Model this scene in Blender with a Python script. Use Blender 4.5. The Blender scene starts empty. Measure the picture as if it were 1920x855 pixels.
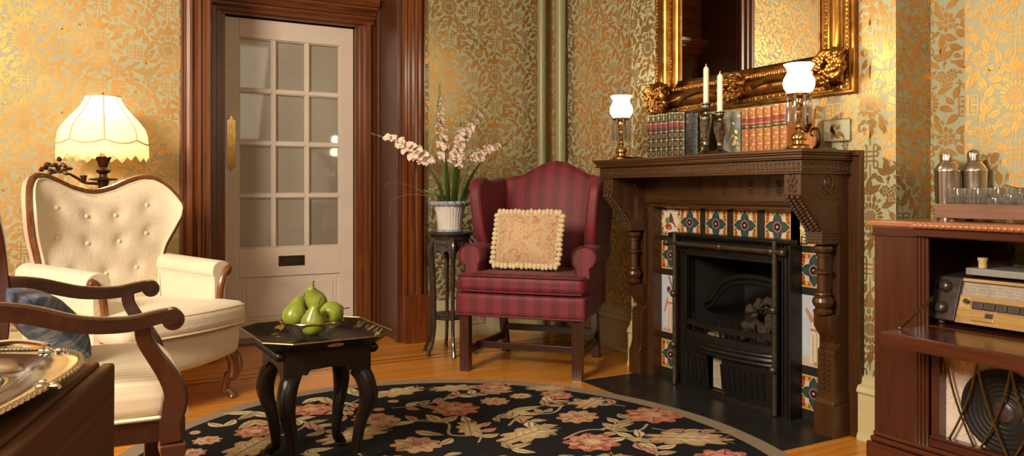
import bpy, bmesh, math, random
from math import sin, cos, pi, tau, sqrt, atan2
from mathutils import Vector, Matrix, noise as mnoise
R = random.Random(11)
COL = bpy.context.scene.collection
V = Vector

# ------------------------------------------------------------------ materials
def newmat(name):
    m = bpy.data.materials.new(name); m.use_nodes = True
    nt = m.node_tree; b = nt.nodes['Principled BSDF']
    return m, nt, b
def setp(b, **k):
    for n, v in k.items():
        n = {'rough':'Roughness','metal':'Metallic','coat':'Coat Weight','coatr':'Coat Roughness','trans':'Transmission Weight','ior':'IOR',
             'spec':'Specular IOR Level','sheen':'Sheen Weight','sss':'Subsurface Weight','alpha':'Alpha','aniso':'Anisotropic'}.get(n, n)
        b.inputs[n].default_value = v
def rgb(c): return (c[0], c[1], c[2], 1)
def plain(name, c, rough=.5, **k):
    m, nt, b = newmat(name); b.inputs['Base Color'].default_value = rgb(c); setp(b, rough=rough, **k); return m
def emit(name, c, s, base=(.9,.85,.75)):
    m, nt, b = newmat(name); b.inputs['Base Color'].default_value = rgb(base)
    b.inputs['Emission Color'].default_value = rgb(c); b.inputs['Emission Strength'].default_value = s; return m
def N(nt, t, **k):
    n = nt.nodes.new(t)
    for a, v in k.items(): setattr(n, a, v)
    return n
def ramp(nt, fac, stops):
    r = N(nt, 'ShaderNodeValToRGB'); e = r.color_ramp.elements
    while len(e) < len(stops): e.new(.5)
    for i, (p, c) in enumerate(stops): e[i].position = p; e[i].color = rgb(c)
    nt.links.new(fac, r.inputs[0]); return r.outputs[0]
def coords(nt, scale, rot=(0,0,0), kind='Object'):
    t = N(nt, 'ShaderNodeTexCoord'); mp = N(nt, 'ShaderNodeMapping')
    mp.inputs['Scale'].default_value = scale; mp.inputs['Rotation'].default_value = rot
    nt.links.new(t.outputs[kind], mp.inputs[0]); return mp.outputs[0]
def noi(nt, vec, scale=1, detail=3, rough=.55, dist=0):
    n = N(nt, 'ShaderNodeTexNoise'); n.inputs['Scale'].default_value = scale; n.inputs['Detail'].default_value = detail
    n.inputs['Roughness'].default_value = rough; n.inputs['Distortion'].default_value = dist
    if vec is not None: nt.links.new(vec, n.inputs['Vector'])
    return n.outputs[0]
def bump(nt, b, h, s=.2, d=.01):
    n = N(nt, 'ShaderNodeBump'); n.inputs['Strength'].default_value = s; n.inputs['Distance'].default_value = d
    nt.links.new(h, n.inputs['Height']); nt.links.new(n.outputs[0], b.inputs['Normal'])
def mottled(name, stops, scale=(20,20,20), detail=4, rough=.5, bs=0, bd=.003, dist=0, **k):
    m, nt, b = newmat(name); v = coords(nt, scale); f = noi(nt, v, 1, detail, .6, dist)
    nt.links.new(ramp(nt, f, stops), b.inputs['Base Color']); setp(b, rough=rough, **k)
    if bs: bump(nt, b, f, bs, bd)
    return m
def wood(name, a, b_, g='z', rough=.35, coat=.25, fine=1.0):
    sc = {'x':(2,34,34),'y':(34,2,34),'z':(34,34,2)}[g]
    return mottled(name, [(.3,a),(.7,b_)], tuple(s*fine for s in sc), 5, rough, .05, .002, 1.2, coat=coat, coatr=.2)

M = {}
M['paper'] = mottled('sage_wallpaper_ground', [(.3,(.35,.355,.225)),(.7,(.40,.405,.27))], (60,60,60), 3, .5, .05, .001)
def foil():
    m, nt, b = newmat('copper_gold_wallpaper_print'); v = coords(nt, (5,5,5)); f = noi(nt, v, 1, 3)
    nt.links.new(ramp(nt, f, [(.35,(.47,.255,.07)),(.65,(.57,.335,.11))]), b.inputs['Base Color'])
    setp(b, rough=.40, metal=.85)
    bump(nt, b, noi(nt, coords(nt, (500,500,500)), 1, 2), .15, .001); return m
M['foil'] = foil()
M['casing'] = wood('red_brown_casing_wood', (.085,.021,.0045), (.20,.058,.013), 'z', .3, .35)
M['casing_x'] = wood('red_brown_casing_wood_across', (.085,.021,.0045), (.20,.058,.013), 'x', .3, .35)
M['jamb'] = wood('dark_jamb_wood', (.050,.014,.0045), (.095,.027,.008), 'z', .38, .2)
M['mantel'] = wood('dark_oak_mantel', (.036,.0125,.0032), (.072,.0265,.0066), 'z', .36, .25)
M['mantel_y'] = wood('dark_oak_mantel_across', (.042,.015,.004), (.085,.032,.008), 'y', .33, .35)
M['carve'] = mottled('carved_oak_ground', [(.35,(.02,.008,.003)),(.65,(.10,.05,.02))], (160,160,160), 2, .4, .9, .004)
M['mahog'] = wood('polished_mahogany', (.048,.0125,.006), (.080,.022,.010), 'z', .25, .4)
M['mahog_y'] = wood('polished_mahogany_across', (.050,.012,.006), (.090,.024,.012), 'y', .18, .6)
M['topwood'] = wood('orange_cabinet_top', (.30,.10,.04), (.42,.16,.07), 'y', .25, .5)
M['chairwood'] = wood('chair_frame_mahogany', (.020,.006,.003), (.040,.012,.006), 'x', .28, .45)
M['chairwood_z'] = wood('chair_leg_mahogany', (.034,.009,.004), (.064,.018,.008), 'z', .28, .4)
M['walnut'] = wood('walnut_trim', (.11,.035,.012), (.2,.07,.025), 'z', .25, .5)
M['tablewood'] = wood('drop_leaf_table_wood', (.050,.022,.010), (.095,.042,.020), 'y', .5, 0.0)
M['tablewood'].node_tree.nodes['Principled BSDF'].inputs['Specular IOR Level'].default_value = .12
M['black_lacquer'] = mottled('black_lacquer', [(.3,(.005,.0035,.003)),(.7,(.012,.007,.005))], (14,14,14), 3, .34, .04, .004, spec=.3)
M['stand'] = mottled('carved_dark_stand', [(.3,(.014,.010,.008)),(.7,(.045,.026,.018))], (40,40,40), 3, .4, .3, .004, coat=.2)
M['white_paint'] = mottled('cream_white_paint', [(.3,(.66,.57,.495)),(.7,(.72,.63,.55))], (3,3,9), 4, .38, .06, .004)
M['cream_paint'] = mottled('cream_baseboard_paint', [(.3,(.50,.43,.24)),(.7,(.60,.52,.31))], (3,3,9), 3, .4)
M['sage_paint'] = plain('sage_green_paint', (.30,.295,.16), .4)
M['curtain'] = mottled('pale_net_behind_glass', [(.3,(.50,.45,.385)),(.7,(.58,.53,.46))], (4,4,2), 3, .55)
def glass(name, c=(1,1,1), rough=.0, ior=1.45):
    m, nt, b = newmat(name); b.inputs['Base Color'].default_value = rgb(c); setp(b, rough=rough, trans=1.0, ior=ior); return m
def seethrough(name, clear, gloss, white=0.0, rough=.04, c=(1,1,1)):
    """thin glass: clear pass-through with a sheen and a little body"""
    m, nt, b = newmat(name); out = nt.nodes['Material Output']; nt.nodes.remove(b)
    tr = N(nt, 'ShaderNodeBsdfTransparent'); tr.inputs[0].default_value = rgb(c); gl = N(nt, 'ShaderNodeBsdfGlossy'); gl.inputs['Roughness'].default_value = rough
    lw = N(nt, 'ShaderNodeLayerWeight'); lw.inputs[0].default_value = .35; mr = N(nt, 'ShaderNodeMapRange'); nt.links.new(lw.outputs['Fresnel'], mr.inputs[0]); mr.inputs[3].default_value = gloss; mr.inputs[4].default_value = min(1, gloss+.6)
    mx = N(nt, 'ShaderNodeMixShader'); nt.links.new(mr.outputs[0], mx.inputs[0]); nt.links.new(tr.outputs[0], mx.inputs[1]); nt.links.new(gl.outputs[0], mx.inputs[2]); last = mx.outputs[0]
    if white:
        df = N(nt, 'ShaderNodeBsdfTranslucent'); df.inputs[0].default_value = (.9,.88,.84,1); m2 = N(nt, 'ShaderNodeMixShader'); m2.inputs[0].default_value = white; nt.links.new(last, m2.inputs[1]); nt.links.new(df.outputs[0], m2.inputs[2]); last = m2.outputs[0]
    nt.links.new(last, out.inputs[0]); return m
M['glass'] = seethrough('clear_bowl_glass', .9, .10, .06); M['crystal'] = seethrough('cut_crystal', .6, .26, .5, .08); M['pane'] = seethrough('window_pane_glass', .9, .06)

M['brass'] = mottled('polished_brass', [(.3,(.42,.26,.085)),(.7,(.58,.38,.14))], (30,30,30), 2, .16, metal=1.0)
M['old_brass'] = mottled('aged_brass', [(.3,(.22,.14,.05)),(.7,(.38,.25,.09))], (30,30,30), 2, .35, metal=1.0)
M['bronze'] = mottled('dark_bronze', [(.3,(.04,.02,.01)),(.7,(.10,.05,.02))], (40,40,40), 3, .38, .2, .003, metal=.8)
M['pewter'] = mottled('tarnished_silver_plate', [(.3,(.10,.085,.065)),(.7,(.24,.21,.17))], (70,70,50), 4, .28, .5, .003, metal=1.0)
M['silver'] = mottled('polished_silver', [(.3,(.62,.58,.52)),(.7,(.80,.77,.71))], (40,40,40), 3, .12, .1, .002, metal=1.0)
M['steel'] = mottled('brushed_steel', [(.3,(.50,.45,.40)),(.7,(.62,.57,.52))], (2,2,180), 2, .22, metal=1.0)
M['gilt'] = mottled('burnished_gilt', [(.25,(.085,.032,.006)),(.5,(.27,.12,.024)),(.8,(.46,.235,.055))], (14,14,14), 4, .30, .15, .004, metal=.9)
M['gilt_dark'] = mottled('dark_gilt_ornament', [(.3,(.07,.03,.008)),(.62,(.42,.20,.04))], (60,60,60), 4, .36, .6, .006, metal=.85)  # darker, finely mottled gilt for the beads and centre ornament
M['mirror'] = plain('mirror_silvering', (.80,.79,.76), .01, metal=1.0)
M['iron'] = mottled('black_cast_iron', [(.3,(.008,.0075,.007)),(.7,(.019,.017,.015))], (60,60,60), 3, .38, .15, .002, metal=.35)
M['iron_rod'] = mottled('worn_iron_rod', [(.3,(.05,.04,.028)),(.7,(.10,.08,.058))], (40,40,40), 3, .35, metal=.6)
M['soot'] = plain('sooty_firebox', (.014,.010,.008), .8)
M['coal'] = mottled('ashy_coal', [(.35,(.008,.006,.005)),(.7,(.13,.085,.06))], (170,170,170), 5, .9, .9, .008)
M['clay'] = mottled('pale_fireclay', [(.3,(.30,.24,.17)),(.7,(.45,.37,.27))], (40,40,40), 3, .8)
M['slate'] = mottled('dark_slate_hearth', [(.3,(.011,.011,.011)),(.7,(.024,.023,.022))], (9,9,9), 5, .33, .06, .003)
M['black'] = plain('matte_black', (.008,.008,.008), .6)
def upholstery(name, base, dark, light, stripe=0.0, rough=.55, ax='x', moire=True, sheen=.3, width=.055):
    m, nt, b = newmat(name)
    v = coords(nt, (1,1,1)); sp = N(nt, 'ShaderNodeSeparateXYZ'); nt.links.new(v, sp.inputs[0])
    u = sp.outputs[{'x':0,'y':1,'z':2}[ax]]
    mu = N(nt, 'ShaderNodeMath', operation='MULTIPLY'); nt.links.new(u, mu.inputs[0]); mu.inputs[1].default_value = tau/width
    si = N(nt, 'ShaderNodeMath', operation='SINE'); nt.links.new(mu.outputs[0], si.inputs[0])
    st = N(nt, 'ShaderNodeMapRange'); st.inputs[1].default_value = -.25; st.inputs[2].default_value = .25; nt.links.new(si.outputs[0], st.inputs[0])
    # moire: nested arches: bands of (z + a*cos(u)) warped by noise
    cz = N(nt, 'ShaderNodeMath', operation='COSINE'); nt.links.new(mu.outputs[0], cz.inputs[0])
    ad = N(nt, 'ShaderNodeMath', operation='MULTIPLY_ADD'); nt.links.new(cz.outputs[0], ad.inputs[0]); ad.inputs[1].default_value = .018
    s2 = N(nt, 'ShaderNodeMath', operation='ADD'); nt.links.new(sp.outputs[2], s2.inputs[0]); nt.links.new(sp.outputs[1], s2.inputs[1])
    nt.links.new(s2.outputs[0], ad.inputs[2])
    nz = noi(nt, coords(nt, (26,26,5)), 1, 2)
    a2 = N(nt, 'ShaderNodeMath', operation='MULTIPLY_ADD'); nt.links.new(nz, a2.inputs[0]); a2.inputs[1].default_value = .07; nt.links.new(ad.outputs[0], a2.inputs[2])
    m3 = N(nt, 'ShaderNodeMath', operation='MULTIPLY'); nt.links.new(a2.outputs[0], m3.inputs[0]); m3.inputs[1].default_value = tau/.021
    s3 = N(nt, 'ShaderNodeMath', operation='SINE'); nt.links.new(m3.outputs[0], s3.inputs[0])
    r3 = N(nt, 'ShaderNodeMapRange'); r3.inputs[1].default_value = .70; r3.inputs[2].default_value = 1.0; nt.links.new(s3.outputs[0], r3.inputs[0])
    mxa = N(nt, 'ShaderNodeMix', data_type='RGBA'); mxa.inputs[6].default_value = rgb(base); mxa.inputs[7].default_value = rgb(dark); nt.links.new(st.outputs[0], mxa.inputs[0])
    mxb = N(nt, 'ShaderNodeMix', data_type='RGBA'); nt.links.new(mxa.outputs[2], mxb.inputs[6]); mxb.inputs[7].default_value = rgb(light)
    mm = N(nt, 'ShaderNodeMath', operation='MULTIPLY'); nt.links.new(r3.outputs[0], mm.inputs[0]); mm.inputs[1].default_value = .42 if moire else 0
    nt.links.new(mm.outputs[0], mxb.inputs[0]); nt.links.new(mxb.outputs[2], b.inputs['Base Color'])
    setp(b, rough=rough, sheen=sheen); bump(nt, b, noi(nt, coords(nt, (300,300,300)), 1, 2), .12, .001); return m
M['burgundy'] = upholstery('burgundy_moire_stripe', (.155,.008,.020), (.095,.005,.013), (.25,.024,.036), rough=.6, sheen=.05, width=.088)
M['burgundy_plain'] = mottled('burgundy_piping', [(.3,(.06,.004,.010)),(.7,(.10,.008,.016))], (80,80,80), 2, .5)
M['stripe_cream'] = upholstery('cream_striped_silk', (.62,.53,.39), (.52,.43,.30), (.7,.6,.45), rough=.45, ax='x', moire=False, sheen=.2, width=.024)
def damask(name, a, b_):
    m, nt, b = newmat(name)
    v = coords(nt, (9,9,9)); f = noi(nt, v, 1, 2, .5, 3.5)
    w = N(nt, 'ShaderNodeMath', operation='MULTIPLY'); nt.links.new(f, w.inputs[0]); w.inputs[1].default_value = 26
    s = N(nt, 'ShaderNodeMath', operation='SINE'); nt.links.new(w.outputs[0], s.inputs[0])
    nt.links.new(ramp(nt, s.outputs[0], [(.0,a),(.9,b_)]), b.inputs['Base Color']); setp(b, rough=.55, sheen=.25)
    bump(nt, b, s.outputs[0], .12, .002); return m
M['damask'] = damask('cream_damask', (.74,.645,.50), (.77,.68,.54))
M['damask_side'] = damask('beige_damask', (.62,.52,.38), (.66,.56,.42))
M['piping'] = plain('cream_piping', (.74,.64,.48), .6)
M['pillow'] = mottled('faded_floral_tapestry', [(.25,(.36,.07,.05)),(.36,(.46,.20,.12)),(.43,(.52,.36,.21)),(.53,(.55,.42,.25)),(.60,(.46,.18,.12)),(.66,(.52,.38,.22)),(.74,(.20,.21,.22)),(.85,(.48,.34,.18))], (17,17,17), 5, .9, .3, .002, 2.2)
M['tassel'] = mottled('cream_cotton_tassel', [(.3,(.52,.42,.25)),(.7,(.70,.60,.40))], (90,90,90), 3, .9, .4, .003)
M['bluecloth'] = mottled('blue_grey_brocade', [(.30,(.012,.028,.075)),(.50,(.035,.06,.125)),(.60,(.13,.135,.135)),(.8,(.26,.23,.18))], (10,9,70), 6, .5, .2, .002, 1.0)
M['tan'] = plain('tan_cushion_back', (.55,.42,.24), .7)
M['rug_border'] = mottled('taupe_rug_binding', [(.3,(.20,.155,.10)),(.7,(.27,.215,.145))], (220,220,220), 2, .95, .4, .002)
M['rug_black'] = mottled('black_wool_pile', [(.3,(.006,.0065,.008)),(.7,(.014,.015,.018))], (300,300,300), 2, .95, .5, .002, spec=.15)
def attrmat(name, rough=.9, ns=220, amp=.35, **k):
    m, nt, b = newmat(name); a = N(nt, 'ShaderNodeAttribute', attribute_name='Col'); f = noi(nt, coords(nt, (ns,ns,ns)), 1, 2)
    mr = N(nt, 'ShaderNodeMapRange'); mr.inputs[3].default_value = 1-amp; mr.inputs[4].default_value = 1+amp; nt.links.new(f, mr.inputs[0])
    mx = N(nt, 'ShaderNodeVectorMath', operation='SCALE'); nt.links.new(a.outputs[0], mx.inputs[0]); nt.links.new(mr.outputs[0], mx.inputs[3])
    nt.links.new(mx.outputs[0], b.inputs['Base Color']); setp(b, rough=rough, **k)
    return m
M['rug_print'] = attrmat('coloured_wool_flowers', .95, 180, .5, spec=.15)
M['tile'] = attrmat('glazed_tile_colours', .16, 40, .12, coat=.3)
M['enamel'] = attrmat('painted_colours', .4, 40, .08)
M['pear'] = mottled('green_pear_skin', [(.3,(.12,.165,.016)),(.55,(.21,.26,.030)),(.8,(.31,.29,.05))], (16,16,10), 5, .33, .05, .002, coat=.25)
M['stem'] = plain('brown_pear_stem', (.10,.05,.02), .7)
M['leaf'] = mottled('gladiolus_leaf_green', [(.3,(.05,.105,.018)),(.7,(.13,.20,.04))], (30,30,6), 3, .45)
def petal():
    m, nt, b = newmat('pale_pink_petal'); nt.links.new(ramp(nt, noi(nt, coords(nt,(26,26,26)),1,2), [(.3,(.78,.60,.50)),(.7,(.86,.75,.66))]), b.inputs['Base Color'])
    setp(b, rough=.6, sss=.15); b.inputs['Subsurface Radius'].default_value = (.01,.006,.004); return m
M['petal'] = petal()
M['vase'] = mottled('white_ribbed_ceramic', [(.3,(.60,.57,.53)),(.7,(.72,.69,.65))], (12,12,12), 3, .25, coat=.4)
M['blue_glaze'] = mottled('blue_white_glaze', [(.3,(.10,.15,.32)),(.6,(.40,.43,.52)),(.8,(.70,.69,.68))], (60,60,60), 3, .25, coat=.4)
M['milk'] = emit('lit_milk_glass', (1,.86,.66), 9.0)
M['candle'] = plain('ivory_wax', (.85,.74,.62), .4, sss=.2)
M['wick'] = plain('wick', (.6,.5,.4), .8)
def shade():
    m, nt, b = newmat('lit_cream_silk_shade'); out = nt.nodes['Material Output']
    tr = N(nt, 'ShaderNodeBsdfTranslucent'); tr.inputs[0].default_value = (.95,.80,.52,1)
    b.inputs['Base Color'].default_value = (.85,.72,.48,1); setp(b, rough=.8)
    b.inputs['Emission Color'].default_value = (1,.72,.33,1); b.inputs['Emission Strength'].default_value = .16
    mx = N(nt, 'ShaderNodeMixShader'); mx.inputs[0].default_value = .55
    nt.links.new(b.outputs[0], mx.inputs[1]); nt.links.new(tr.outputs[0], mx.inputs[2]); nt.links.new(mx.outputs[0], out.inputs[0]); return m
M['shade'] = shade()
M['shade_trim'] = plain('shade_braid', (.62,.47,.24), .8)
M['book_green'] = mottled('dark_green_gilt_leather', [(.35,(.018,.014,.009)),(.6,(.04,.03,.016)),(.72,(.22,.14,.05))], (190,190,190), 3, .4, .3, .002)
M['book_tan'] = mottled('tan_calf_leather', [(.3,(.33,.105,.03)),(.7,(.46,.165,.05))], (60,60,60), 3, .42, .1, .002)
M['book_black'] = mottled('black_tooled_leather', [(.4,(.007,.007,.008)),(.7,(.03,.03,.032))], (60,60,60), 4, .3, .9, .006)
M['label_red'] = plain('red_spine_label', (.22,.022,.025), .45)
M['label_black'] = plain('black_spine_label', (.025,.022,.02), .45)
M['gold_tool'] = plain('gold_tooling', (.62,.40,.14), .35, metal=.7)
M['pages'] = plain('paper_pages', (.6,.5,.34), .8)
M['floralbook'] = plain('blue_grey_cloth', (.20,.23,.21), .6)
M['orange'] = mottled('orange_enamel', [(.3,(.45,.12,.02)),(.7,(.62,.22,.04))], (30,30,30), 3, .3)
M['ivory'] = plain('ivory_plastic', (.62,.45,.22), .35)
M['bakelite'] = mottled('brown_bakelite', [(.3,(.035,.022,.02)),(.7,(.06,.04,.036))], (40,40,40), 3, .35, .1, .001)
M['knob'] = plain('dark_knob', (.04,.028,.022), .25, coat=.4)
M['dial'] = mottled('pale_radio_dial', [(.3,(.26,.22,.185)),(.7,(.35,.30,.25))], (5,30,30), 2, .25, coat=.3)
M['dialmark'] = plain('dial_lettering', (.55,.48,.40), .5)
M['gold_panel'] = mottled('gold_radio_fascia', [(.3,(.42,.25,.085)),(.7,(.60,.39,.16))], (30,4,60), 3, .3, metal=.55)
M['graymetal'] = plain('grey_turntable_deck', (.33,.32,.31), .35, metal=.3)
M['grillecloth'] = mottled('pale_grille_cloth', [(.3,(.66,.54,.46)),(.48,(.74,.62,.54)),(.505,(.46,.35,.29)),(.53,(.74,.62,.54)),(.8,(.78,.66,.58))], (7,7,7), 2, .8, dist=3.0)
def conemat():
    m, nt, b = newmat('black_ribbed_speaker_cone'); b.inputs['Base Color'].default_value = (.009,.008,.007,1); setp(b, rough=.6); return m
M['cone'] = conemat()
M['ceiling'] = plain('ceiling_plaster', (.62,.55,.42), .8)
M['plainwall'] = plain('plain_warm_wall', (.34,.26,.13), .8)
M['tray_side'] = wood('walnut_bar_tray', (.16,.07,.045), (.25,.12,.08), 'y', .35, .3)
M['pipe'] = plain('sage_pipe_paint', (.27,.255,.13), .35)
def floor_mat():
    m, nt, b = newmat('varnished_oak_strips')
    v = coords(nt, (1,1,1)); br = N(nt, 'ShaderNodeTexBrick'); nt.links.new(v, br.inputs[0])
    br.inputs['Color1'].default_value = (.74,.315,.045,1); br.inputs['Color2'].default_value = (.60,.235,.030,1); br.inputs['Mortar'].default_value = (.14,.045,.01,1)
    br.inputs['Scale'].default_value = 1; br.inputs['Mortar Size'].default_value = .0012; br.inputs['Brick Width'].default_value = 1.3; br.inputs['Row Height'].default_value = .057; br.offset = .37; br.inputs['Bias'].default_value = -.1
    f = noi(nt, coords(nt, (3,60,3)), 1, 5, .6, .6)
    mx = N(nt, 'ShaderNodeMix', data_type='RGBA', blend_type='MULTIPLY'); mx.inputs[0].default_value = 1
    nt.links.new(br.outputs[0], mx.inputs[6]); nt.links.new(ramp(nt, f, [(.3,(.72,.66,.6)),(.7,(1.12,1.1,1.05))]), mx.inputs[7])
    nt.links.new(mx.outputs[2], b.inputs['Base Color']); setp(b, rough=.3, coat=.25, coatr=.22); bump(nt, b, f, .05, .002); return m
M['floor'] = floor_mat()
M['inlay'] = plain('dark_floor_inlay', (.10,.035,.012), .35)

# ------------------------------------------------------------------ mesh builder
class MB:
    def __init__(s): s.v = []; s.f = []; s.m = []; s.c = []
    def add(s, vs, fs, mi=0, col=None):
        o = len(s.v); s.v.extend(tuple(v) for v in vs)
        for f in fs: s.f.append(tuple(i+o for i in f)); s.m.append(mi); s.c.append(col)
        return s
    def poly(s, vs, mi=0, col=None): return s.add(vs, [tuple(range(len(vs)))], mi, col)
    def box(s, x0, x1, y0, y1, z0, z1, mi=0, col=None):
        vs = [(x,y,z) for z in (z0,z1) for y in (y0,y1) for x in (x0,x1)]
        return s.add(vs, [(0,2,3,1),(4,5,7,6),(0,1,5,4),(2,6,7,3),(0,4,6,2),(1,3,7,5)], mi, col)
    def prism(s, poly, ax, a0, a1, mi=0, col=None):
        def p(u, w, a): return {'x':(a,u,w),'y':(u,a,w),'z':(u,w,a)}[ax]
        n = len(poly); vs = [p(u,w,a0) for u,w in poly] + [p(u,w,a1) for u,w in poly]
        fs = [tuple(range(n-1,-1,-1)), tuple(range(n,2*n))] + [(i,(i+1)%n,n+(i+1)%n,n+i) for i in range(n)]
        return s.add(vs, fs, mi, col)
    def rings(s, rs, mi=0, col=None, cap=True, closed=True):
        n = len(rs[0]); vs = [v for r in rs for v in r]; fs = []
        for i in range(len(rs)-1):
            for j in range(n if closed else n-1):
                fs.append((i*n+j, i*n+(j+1)%n, (i+1)*n+(j+1)%n, (i+1)*n+j))
        if cap and closed: fs.append(tuple(range(n-1,-1,-1))); fs.append(tuple(range((len(rs)-1)*n, len(rs)*n)))
        return s.add(vs, fs, mi, col)
    def lathe(s, prof, n=24, c=(0,0,0), mi=0, fn=None, cap=True, col=None):
        rs = []
        for r, z in prof:
            ring = []
            for k in range(n):
                a = tau*k/n; rr = max(r, 1e-5)*(fn(a, r, z) if fn else 1)
                ring.append((c[0]+rr*cos(a), c[1]+rr*sin(a), c[2]+z))
            rs.append(ring)
        return s.rings(rs, mi, col, cap)
    def tube(s, pts, r, n=8, mi=0, closed=False, col=None, flat=1.0, cap=True):
        pts = [V(p) for p in pts]; N_ = len(pts); rr = r if isinstance(r, (list,tuple)) else [r]*N_
        rs = []; up = None
        for i, p in enumerate(pts):
            if closed: t = pts[(i+1)%N_]-pts[i-1]
            else: t = pts[min(i+1,N_-1)]-pts[max(i-1,0)]
            t.normalize()
            if up is None: up = V((0,0,1)) if abs(t.z) < .9 else V((1,0,0))
            a = t.cross(up)
            if a.length < 1e-6: a = t.orthogonal()
            a.normalize(); up = a.cross(t).normalized()
            rs.append([p + rr[i]*(a*cos(tau*k/n)*flat + up*sin(tau*k/n)) for k in range(n)])
        if closed: rs.append(rs[0]); return s.rings(rs, mi, col, False)
        return s.rings(rs, mi, col, cap)
    def sweep(s, pts, sec, up=(0,0,1), scl=None, mi=0, col=None, closed=False, cap=True):
        pts = [V(p) for p in pts]; N_ = len(pts); up = V(up); rs = []
        for i, p in enumerate(pts):
            if closed: t = (pts[(i+1)%N_]-p).normalized()+(p-pts[i-1]).normalized()
            else: t = pts[min(i+1,N_-1)]-pts[max(i-1,0)]
            t.normalize(); a = t.cross(up).normalized(); u = a.cross(t).normalized()
            k = scl[i] if scl else 1; kx, ky = k if isinstance(k, tuple) else (k, k)
            rs.append([p + a*x*kx + u*y*ky for x, y in sec])
        if closed: rs.append(rs[0]); return s.rings(rs, mi, col, False)
        return s.rings(rs, mi, col, cap)
    def ball(s, c, rx, ry=None, rz=None, n=12, m=8, mi=0, col=None, fn=None):
        ry = rx if ry is None else ry; rz = rx if rz is None else rz; rs = []
        for i in range(m+1):
            t = -pi/2+pi*i/m; cr = max(cos(t), 1e-4)
            rs.append([(c[0]+rx*cr*cos(tau*k/n), c[1]+ry*cr*sin(tau*k/n), c[2]+rz*sin(t)) for k in range(n)])
        if fn: rs = [[fn(p) for p in r] for r in rs]
        return s.rings(rs, mi, col, True)
    def rbox(s, c, size, r, n=8, fn=None, mi=0, k=3):
        hx, hy, hz = [d/2 for d in size]; idx = {}; vs = []; fs = []
        def gl(h, a):   # parameter -> coordinate with denser rounding samples
            return a*h
        def pt(p):
            q = []; 
            core = V((max(-hx+r, min(hx-r, p[0])), max(-hy+r, min(hy-r, p[1])), max(-hz+r, min(hz-r, p[2]))))
            d = V(p)-core
            if d.length > 1e-9: d = d.normalized()*r
            w = core+d
            w = (w.x, w.y, w.z)
            if fn: w = fn(*w)
            return (w[0]+c[0], w[1]+c[1], w[2]+c[2])
        def ax(h):
            e = [-h + r*(1-cos(pi/2*i/k)) for i in range(k)]
            mid = [-h+r + (2*h-2*r)*i/n for i in range(n+1)] if h > r+1e-6 else [0]
            return e + mid + [-x for x in reversed(e)]
        A = [ax(hx), ax(hy), ax(hz)]
        def vid(i, j, l):
            if (i,j,l) not in idx: idx[(i,j,l)] = len(vs); vs.append(pt((A[0][i],A[1][j],A[2][l])))
            return idx[(i,j,l)]
        nx, ny, nz = len(A[0])-1, len(A[1])-1, len(A[2])-1
        for i in range(nx):
            for j in range(ny):
                fs.append((vid(i,j,0),vid(i,j+1,0),vid(i+1,j+1,0),vid(i+1,j,0))); fs.append((vid(i,j,nz),vid(i+1,j,nz),vid(i+1,j+1,nz),vid(i,j+1,nz)))
        for i in range(nx):
            for l in range(nz):
                fs.append((vid(i,0,l),vid(i+1,0,l),vid(i+1,0,l+1),vid(i,0,l+1))); fs.append((vid(i,ny,l),vid(i,ny,l+1),vid(i+1,ny,l+1),vid(i+1,ny,l)))
        for j in range(ny):
            for l in range(nz):
                fs.append((vid(0,j,l),vid(0,j,l+1),vid(0,j+1,l+1),vid(0,j+1,l))); fs.append((vid(nx,j,l),vid(nx,j+1,l),vid(nx,j+1,l+1),vid(nx,j,l+1)))
        return s.add(vs, fs, mi)
    def map(s, fn, start=0):
        for i in range(start, len(s.v)): s.v[i] = tuple(fn(*s.v[i]))
        return s
    def rot(s, ang, c=(0,0), start=0):
        ca, sa = cos(ang), sin(ang)
        return s.map(lambda x,y,z: (c[0]+(x-c[0])*ca-(y-c[1])*sa, c[1]+(x-c[0])*sa+(y-c[1])*ca, z), start)

def build(name, mb, mats, parent=None, bevel=0, seg=2, angle=35, sub=0, recalc=True, label=None, smooth=True):
    me = bpy.data.meshes.new(name)
    me.from_pydata([tuple(v) for v in mb.v], [], mb.f)
    if not isinstance(mats, (list,tuple)): mats = [mats]
    for m in mats: me.materials.append(M[m] if isinstance(m, str) else m)
    me.polygons.foreach_set('material_index', mb.m)
    if any(c is not None for c in mb.c):
        ca = me.color_attributes.new('Col', 'FLOAT_COLOR', 'CORNER'); buf = []
        for p, c in zip(me.polygons, mb.c): buf.extend((rgb(c) if c else (1,1,1,1))*p.loop_total)
        ca.data.foreach_set('color', buf)
    if recalc:
        bm = bmesh.new(); bm.from_mesh(me); bmesh.ops.recalc_face_normals(bm, faces=bm.faces); bm.to_mesh(me); bm.free()
    if smooth:
        me.polygons.foreach_set('use_smooth', [True]*len(me.polygons))
        if not bevel: me.set_sharp_from_angle(angle=math.radians(angle))
    me.update()
    o = bpy.data.objects.new(name, me); COL.objects.link(o)
    if parent: o.parent = parent
    if bevel:
        b = o.modifiers.new('bevel', 'BEVEL'); b.width = bevel; b.segments = seg; b.limit_method = 'ANGLE'; b.angle_limit = math.radians(40); b.harden_normals = True
    if sub:
        b = o.modifiers.new('sub', 'SUBSURF'); b.levels = sub; b.render_levels = sub
    if label: o['label'] = label
    return o
def tag(o, label, cat, group=None, kind=None):
    o['label'] = label; o['category'] = cat
    if group: o['group'] = group
    if kind: o['kind'] = kind
    return o
def thing(name, label, cat, loc=(0,0,0), rz=0, group=None, rx=0, ry=0):
    o = bpy.data.objects.new(name, None); COL.objects.link(o); o.location = loc; o.rotation_euler = (rx,ry,rz); o.empty_display_size = .05
    return tag(o, label, cat, group)
def struct(o): o['kind'] = 'structure'; return o
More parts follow.
